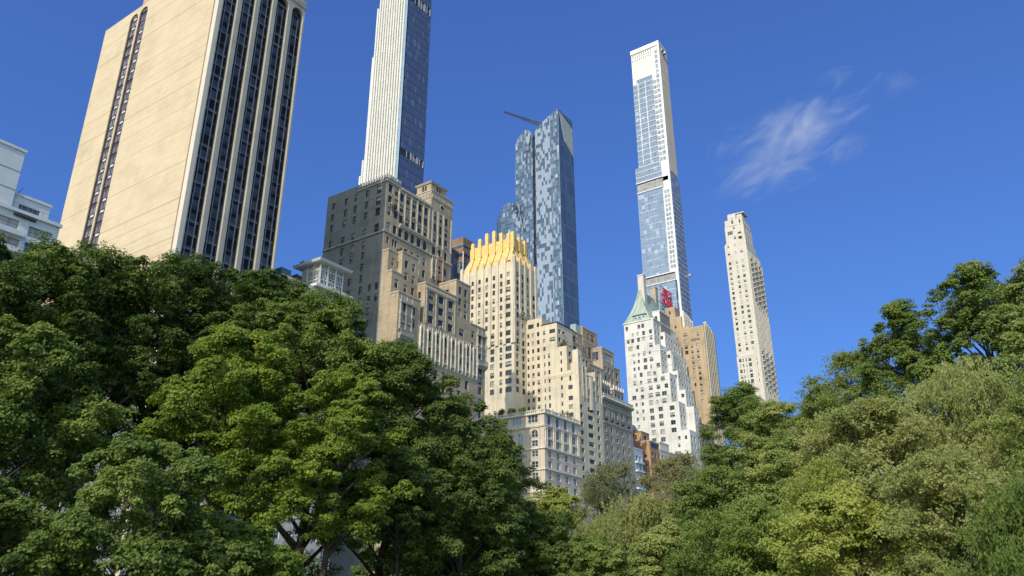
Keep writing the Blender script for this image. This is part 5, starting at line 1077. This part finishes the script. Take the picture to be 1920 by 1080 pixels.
#TREES
TL = [
# name, x, y, H, rad, mat, style, base, nclump, per, leaf, cr, bark, label
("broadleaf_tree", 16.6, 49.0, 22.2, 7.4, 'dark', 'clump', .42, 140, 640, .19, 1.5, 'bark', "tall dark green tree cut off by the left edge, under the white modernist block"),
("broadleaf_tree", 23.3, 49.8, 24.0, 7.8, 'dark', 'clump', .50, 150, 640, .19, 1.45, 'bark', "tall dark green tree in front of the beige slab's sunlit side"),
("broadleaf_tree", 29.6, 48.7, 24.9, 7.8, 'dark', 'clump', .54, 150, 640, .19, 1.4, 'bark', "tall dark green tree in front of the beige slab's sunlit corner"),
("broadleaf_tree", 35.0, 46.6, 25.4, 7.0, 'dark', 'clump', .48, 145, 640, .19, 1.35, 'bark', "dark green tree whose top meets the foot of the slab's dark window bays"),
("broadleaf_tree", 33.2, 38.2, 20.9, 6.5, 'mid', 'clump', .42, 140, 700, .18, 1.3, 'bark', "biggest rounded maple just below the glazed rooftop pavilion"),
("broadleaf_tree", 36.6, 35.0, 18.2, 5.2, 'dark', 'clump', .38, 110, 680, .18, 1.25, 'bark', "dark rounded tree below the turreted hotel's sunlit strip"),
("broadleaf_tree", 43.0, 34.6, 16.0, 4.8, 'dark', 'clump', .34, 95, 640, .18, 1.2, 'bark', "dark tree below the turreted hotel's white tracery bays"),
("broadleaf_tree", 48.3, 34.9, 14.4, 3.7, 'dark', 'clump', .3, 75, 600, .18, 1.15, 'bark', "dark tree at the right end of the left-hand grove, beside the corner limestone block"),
("broadleaf_tree", 14.6, 35.6, 13.4, 4.6, 'mid', 'clump', .30, 85, 760, .165, 1.15, 'bark', "mid-height tree of layered sunlit boughs low at the left edge"),
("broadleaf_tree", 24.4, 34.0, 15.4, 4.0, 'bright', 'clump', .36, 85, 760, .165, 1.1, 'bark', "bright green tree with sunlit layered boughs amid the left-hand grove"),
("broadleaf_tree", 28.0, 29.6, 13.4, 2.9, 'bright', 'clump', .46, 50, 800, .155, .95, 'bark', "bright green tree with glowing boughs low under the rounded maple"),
("broadleaf_tree", 15.8, 26.0, 7.4, 3.9, 'mid', 'clump', .1, 75, 820, .15, .95, 'bark', "low spreading green tree at the bottom left"),
("broadleaf_tree", 10.8, 27.4, 5.6, 3.0, 'mid', 'clump', .1, 60, 760, .15, .9, 'bark', "low green tree in the bottom left corner"),
("broadleaf_tree", 19.6, 25.2, 4.9, 2.2, 'bright', 'clump', .05, 40, 760, .15, .85, 'bark', "small glowing yellow-green maple at the bottom, left of the dark trunks"),
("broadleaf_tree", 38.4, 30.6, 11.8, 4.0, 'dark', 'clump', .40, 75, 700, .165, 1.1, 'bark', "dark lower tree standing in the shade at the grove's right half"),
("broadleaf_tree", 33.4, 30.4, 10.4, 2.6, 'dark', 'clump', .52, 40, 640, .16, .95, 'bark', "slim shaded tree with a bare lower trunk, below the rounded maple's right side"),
("broadleaf_tree", 60.5, 37.4, 11.8, 3.7, 'yellow', 'clump', .15, 60, 640, .2, 1.15, 'bark', "yellow-green tree at the foot of the corner limestone block"),
("broadleaf_tree", 50.0, 31.6, 8.4, 3.2, 'dark', 'clump', .05, 55, 600, .19, 1.1, 'bark', "low dark tree right under the yellow-green tree"),
("thin_leaved_tree", 84.5, 43.5, 17.8, 6.2, 'grey', 'fine', .25, 110, 420, .2, 1.7, 'bark_pale', "sparse grey-green tree below the balustraded grey stone building"),
("thin_leaved_tree", 78.3, 33.1, 16.9, 5.0, 'brown', 'fine', .25, 80, 420, .2, 1.5, 'bark_pale', "thin brownish tree below the orange brick house"),
("willow_tree", 53.9, 26.4, 9.6, 4.8, 'olive', 'droop', .12, 80, 640, .18, 1.3, 'bark', "drooping olive willow in the middle of the picture, below the grey-beige stone building"),
("thin_leaved_tree", 57.5, 22.6, 11.8, 3.2, 'grey', 'droop', .2, 50, 420, .17, 1.3, 'bark_pale', "thin grey-green tree with pale bare branches below the white tower"),
("broadleaf_tree", 48.2, 26.9, 6.4, 2.8, 'mid', 'clump', .05, 45, 600, .17, 1.0, 'bark', "small mid green tree at the bottom centre"),
("broadleaf_tree", 71.2, 23.4, 21.4, 5.0, 'mid', 'clump', .12, 170, 560, .18, 1.3, 'bark', "green tree with knobbly crown between the white stepped tower and the slim limestone tower"),
("broadleaf_tree", 66.4, 19.2, 18.2, 4.4, 'leafy', 'clump', .1, 130, 560, .18, 1.2, 'bark', "narrower fresh green tree hiding the foot of the slim limestone tower"),
("locust_tree", 61.0, 11.4, 19.6, 5.2, 'leafy', 'fine', .2, 120, 640, .16, 1.35, 'bark', "feathery olive tree left of the dark crowned one on the right"),
("locust_tree", 64.2, 15.6, 16.4, 4.0, 'mid', 'fine', .2, 80, 560, .16, 1.3, 'bark', "feathery green tree just right of the slim limestone tower's foot"),
("broadleaf_tree", 57.6, 7.2, 22.2, 3.9, 'mid', 'clump', .2, 110, 560, .17, 1.15, 'bark', "green crown with a gap under it standing against the sky on the right"),
("broadleaf_tree", 55.0, 2.6, 22.2, 4.4, 'mid', 'clump', .2, 130, 560, .17, 1.2, 'bark', "highest green tree against the sky near the right edge"),
("broadleaf_tree", 51.5, -1.4, 20.6, 4.6, 'leafy', 'clump', .2, 120, 560, .17, 1.2, 'bark', "green tree cut off by the right edge of the photo"),
("locust_tree", 46.0, 16.8, 9.6, 4.6, 'mid', 'clump', .08, 100, 640, .15, 1.15, 'bark', "mid green tree low in front of the knobbly one"),
("locust_tree", 46.4, 12.2, 11.2, 4.0, 'leafy', 'clump', .08, 95, 640, .15, 1.1, 'bark', "leafy green tree low right of the centre gap of sky"),
("locust_tree", 42.6, 7.6, 11.8, 4.1, 'olive', 'fine', .1, 95, 640, .15, 1.2, 'bark', "olive feathery tree low in front of the taller feathery trees"),
("willow_tree", 44.4, 3.4, 13.6, 3.7, 'olive', 'droop', .1, 90, 640, .15, 1.2, 'bark', "tall drooping olive willow below the highest green tree"),
("broadleaf_tree", 40.0, -1.0, 12.8, 3.9, 'leafy', 'fine', .1, 95, 640, .15, 1.25, 'bark', "leafy tree with drooping tips at the right edge, below the cut-off one"),
("locust_tree", 33.1, 7.8, 6.2, 3.1, 'yellow', 'clump', .05, 80, 640, .13, .95, 'bark', "low yellow-green tree at the bottom right of centre"),
("locust_tree", 33.6, 3.6, 7.4, 3.4, 'olive', 'fine', .05, 90, 640, .13, 1.0, 'bark', "low feathery olive tree at the bottom right"),
("locust_tree", 42.0, 19.2, 6.2, 3.5, 'leafy', 'clump', .05, 80, 640, .14, 1.0, 'bark', "low leafy tree at the bottom, right of the picture's middle"),
("locust_tree", 36.0, 12.4, 6.4, 3.3, 'mid', 'fine', .05, 85, 640, .14, 1.0, 'bark', "low bright feathery tree at the bottom beneath the knobbly tree"),
("broadleaf_tree", 38.5, 9.4, 8.2, 2.6, 'yellow', 'fine', .05, 60, 640, .14, 1.0, 'bark', "upright yellow-green tree behind the low yellow-green one"),
("willow_tree", 30.0, .6, 5.8, 2.8, 'mid', 'droop', .05, 75, 640, .13, .95, 'bark', "low green willow in the bottom right corner"),
]
for i, (nm_, x_, y_, H_, rad_, mt_, st_, ba_, nc_, pe_, lf_, cr_v, bk_, lb_) in enumerate(TL):
    tree(nm_, lb_, "tree", x_, y_, H_, rad_*(1.06 if st_ == 'clump' else 1.1), mt_, 100+i*7, st_, ba_, int(nc_*1.5), int(pe_*1.2), lf_*.86, bk_, cr=cr_v)
# dense park shrubbery between the trees and the street
def shrub(name, label, x, y, z0, r, h, mat, seed, n=9000, leaf=.16, group="shrubs planted on roof terraces", cat="shrub"):
    rng = np.random.default_rng(seed); k = 14; C = np.stack([rng.uniform(-r, r, k)*.7, rng.uniform(-r, r, k)*.7, rng.uniform(.3, 1, k)*h*.8], 1)
    ci = rng.integers(0, k, n); u = rng.normal(size=(n, 3)); u /= np.linalg.norm(u, axis=1, keepdims=True)
    P = C[ci]+u*(rng.random((n, 1))**.5)*np.array([r*.45, r*.45, h*.28]); P[:, 2] = np.maximum(P[:, 2], .02)
    me = leaves_mesh(name, P, u+np.array([0, 0, .6]), leaf, LM[mat], rng, .6)
    o = bpy.data.objects.new(name, me); col.objects.link(o); o.location = (x, y, z0); tag(o, label, cat, group); return o
shrub("terrace_shrub", "dark green shrub leftmost on the corner limestone block's roof terrace", 223.4, 159, 63.0, 1.9, 4.2, 'dark', 1, 1500, .4)
shrub("terrace_shrub", "round dark shrub second from the left on the corner limestone block's roof terrace", 223.6, 154.2, 63.0, 1.6, 3.8, 'dark', 2, 1300, .4)
shrub("terrace_shrub", "bright green shrub on the corner limestone block's roof terrace", 223.6, 149.6, 63.0, 1.4, 3.6, 'bright', 3, 1200, .35)
shrub("terrace_shrub", "low olive shrub behind the balustrade nearest the corner limestone block's corner", 226.5, 142.0, 63.0, 1.5, 2.2, 'olive', 4, 900, .35)
shrub("terrace_shrub", "wide dark hedge shrub behind the park side balustrade of the corner limestone block", 232.5, 142.2, 63.0, 2.4, 2.4, 'dark', 5, 1500, .35)
shrub("terrace_shrub", "thin brownish shrub standing tall behind the park side balustrade", 239.5, 142.2, 63.0, 1.6, 4.2, 'brown', 6, 900, .35)
shrub("terrace_shrub", "olive shrub at the west end of the corner limestone block's balustrade", 243.0, 142.0, 63.0, 1.3, 3.0, 'olive', 7, 800, .35)
shrub("terrace_shrub", "grey-green planting on the cream stepped block's terrace, left half", 247.2, 150.6-3.8, 93.7, 1.9, 2.2, 'grey', 8, 1100, .35)
shrub("terrace_shrub", "fresh green planting on the cream stepped block's terrace, right half", 251.0, 147.2, 93.7, 1.9, 2.6, 'olive', 9, 1300, .35)
shrub("terrace_shrub", "small dark conifer-like shrub on the turreted hotel's highest terrace", 153.2, 145, 96.7, .8, 2.2, 'dark', 10, 700, .25)
shrub("terrace_shrub", "small green shrub beside the dark one on the turreted hotel's terrace", 157.6, 145, 96.7, .9, 1.7, 'mid', 11, 700, .25)
rng0 = random.Random(21)
for i in range(9):
    x_ = 20+i*9.4; y_ = 78-i*2.4+rng0.uniform(-3, 3)
    tree("understorey_tree", "small dark tree in the shade behind the grove, seen only between the trunks", "tree", x_, y_, 7.5+rng0.random()*2.5, 4.2, 'dark', 900+i, 'clump', .05, 42, 300, .3, 'bark', group="small trees in the shade behind the grove", cr=1.5)
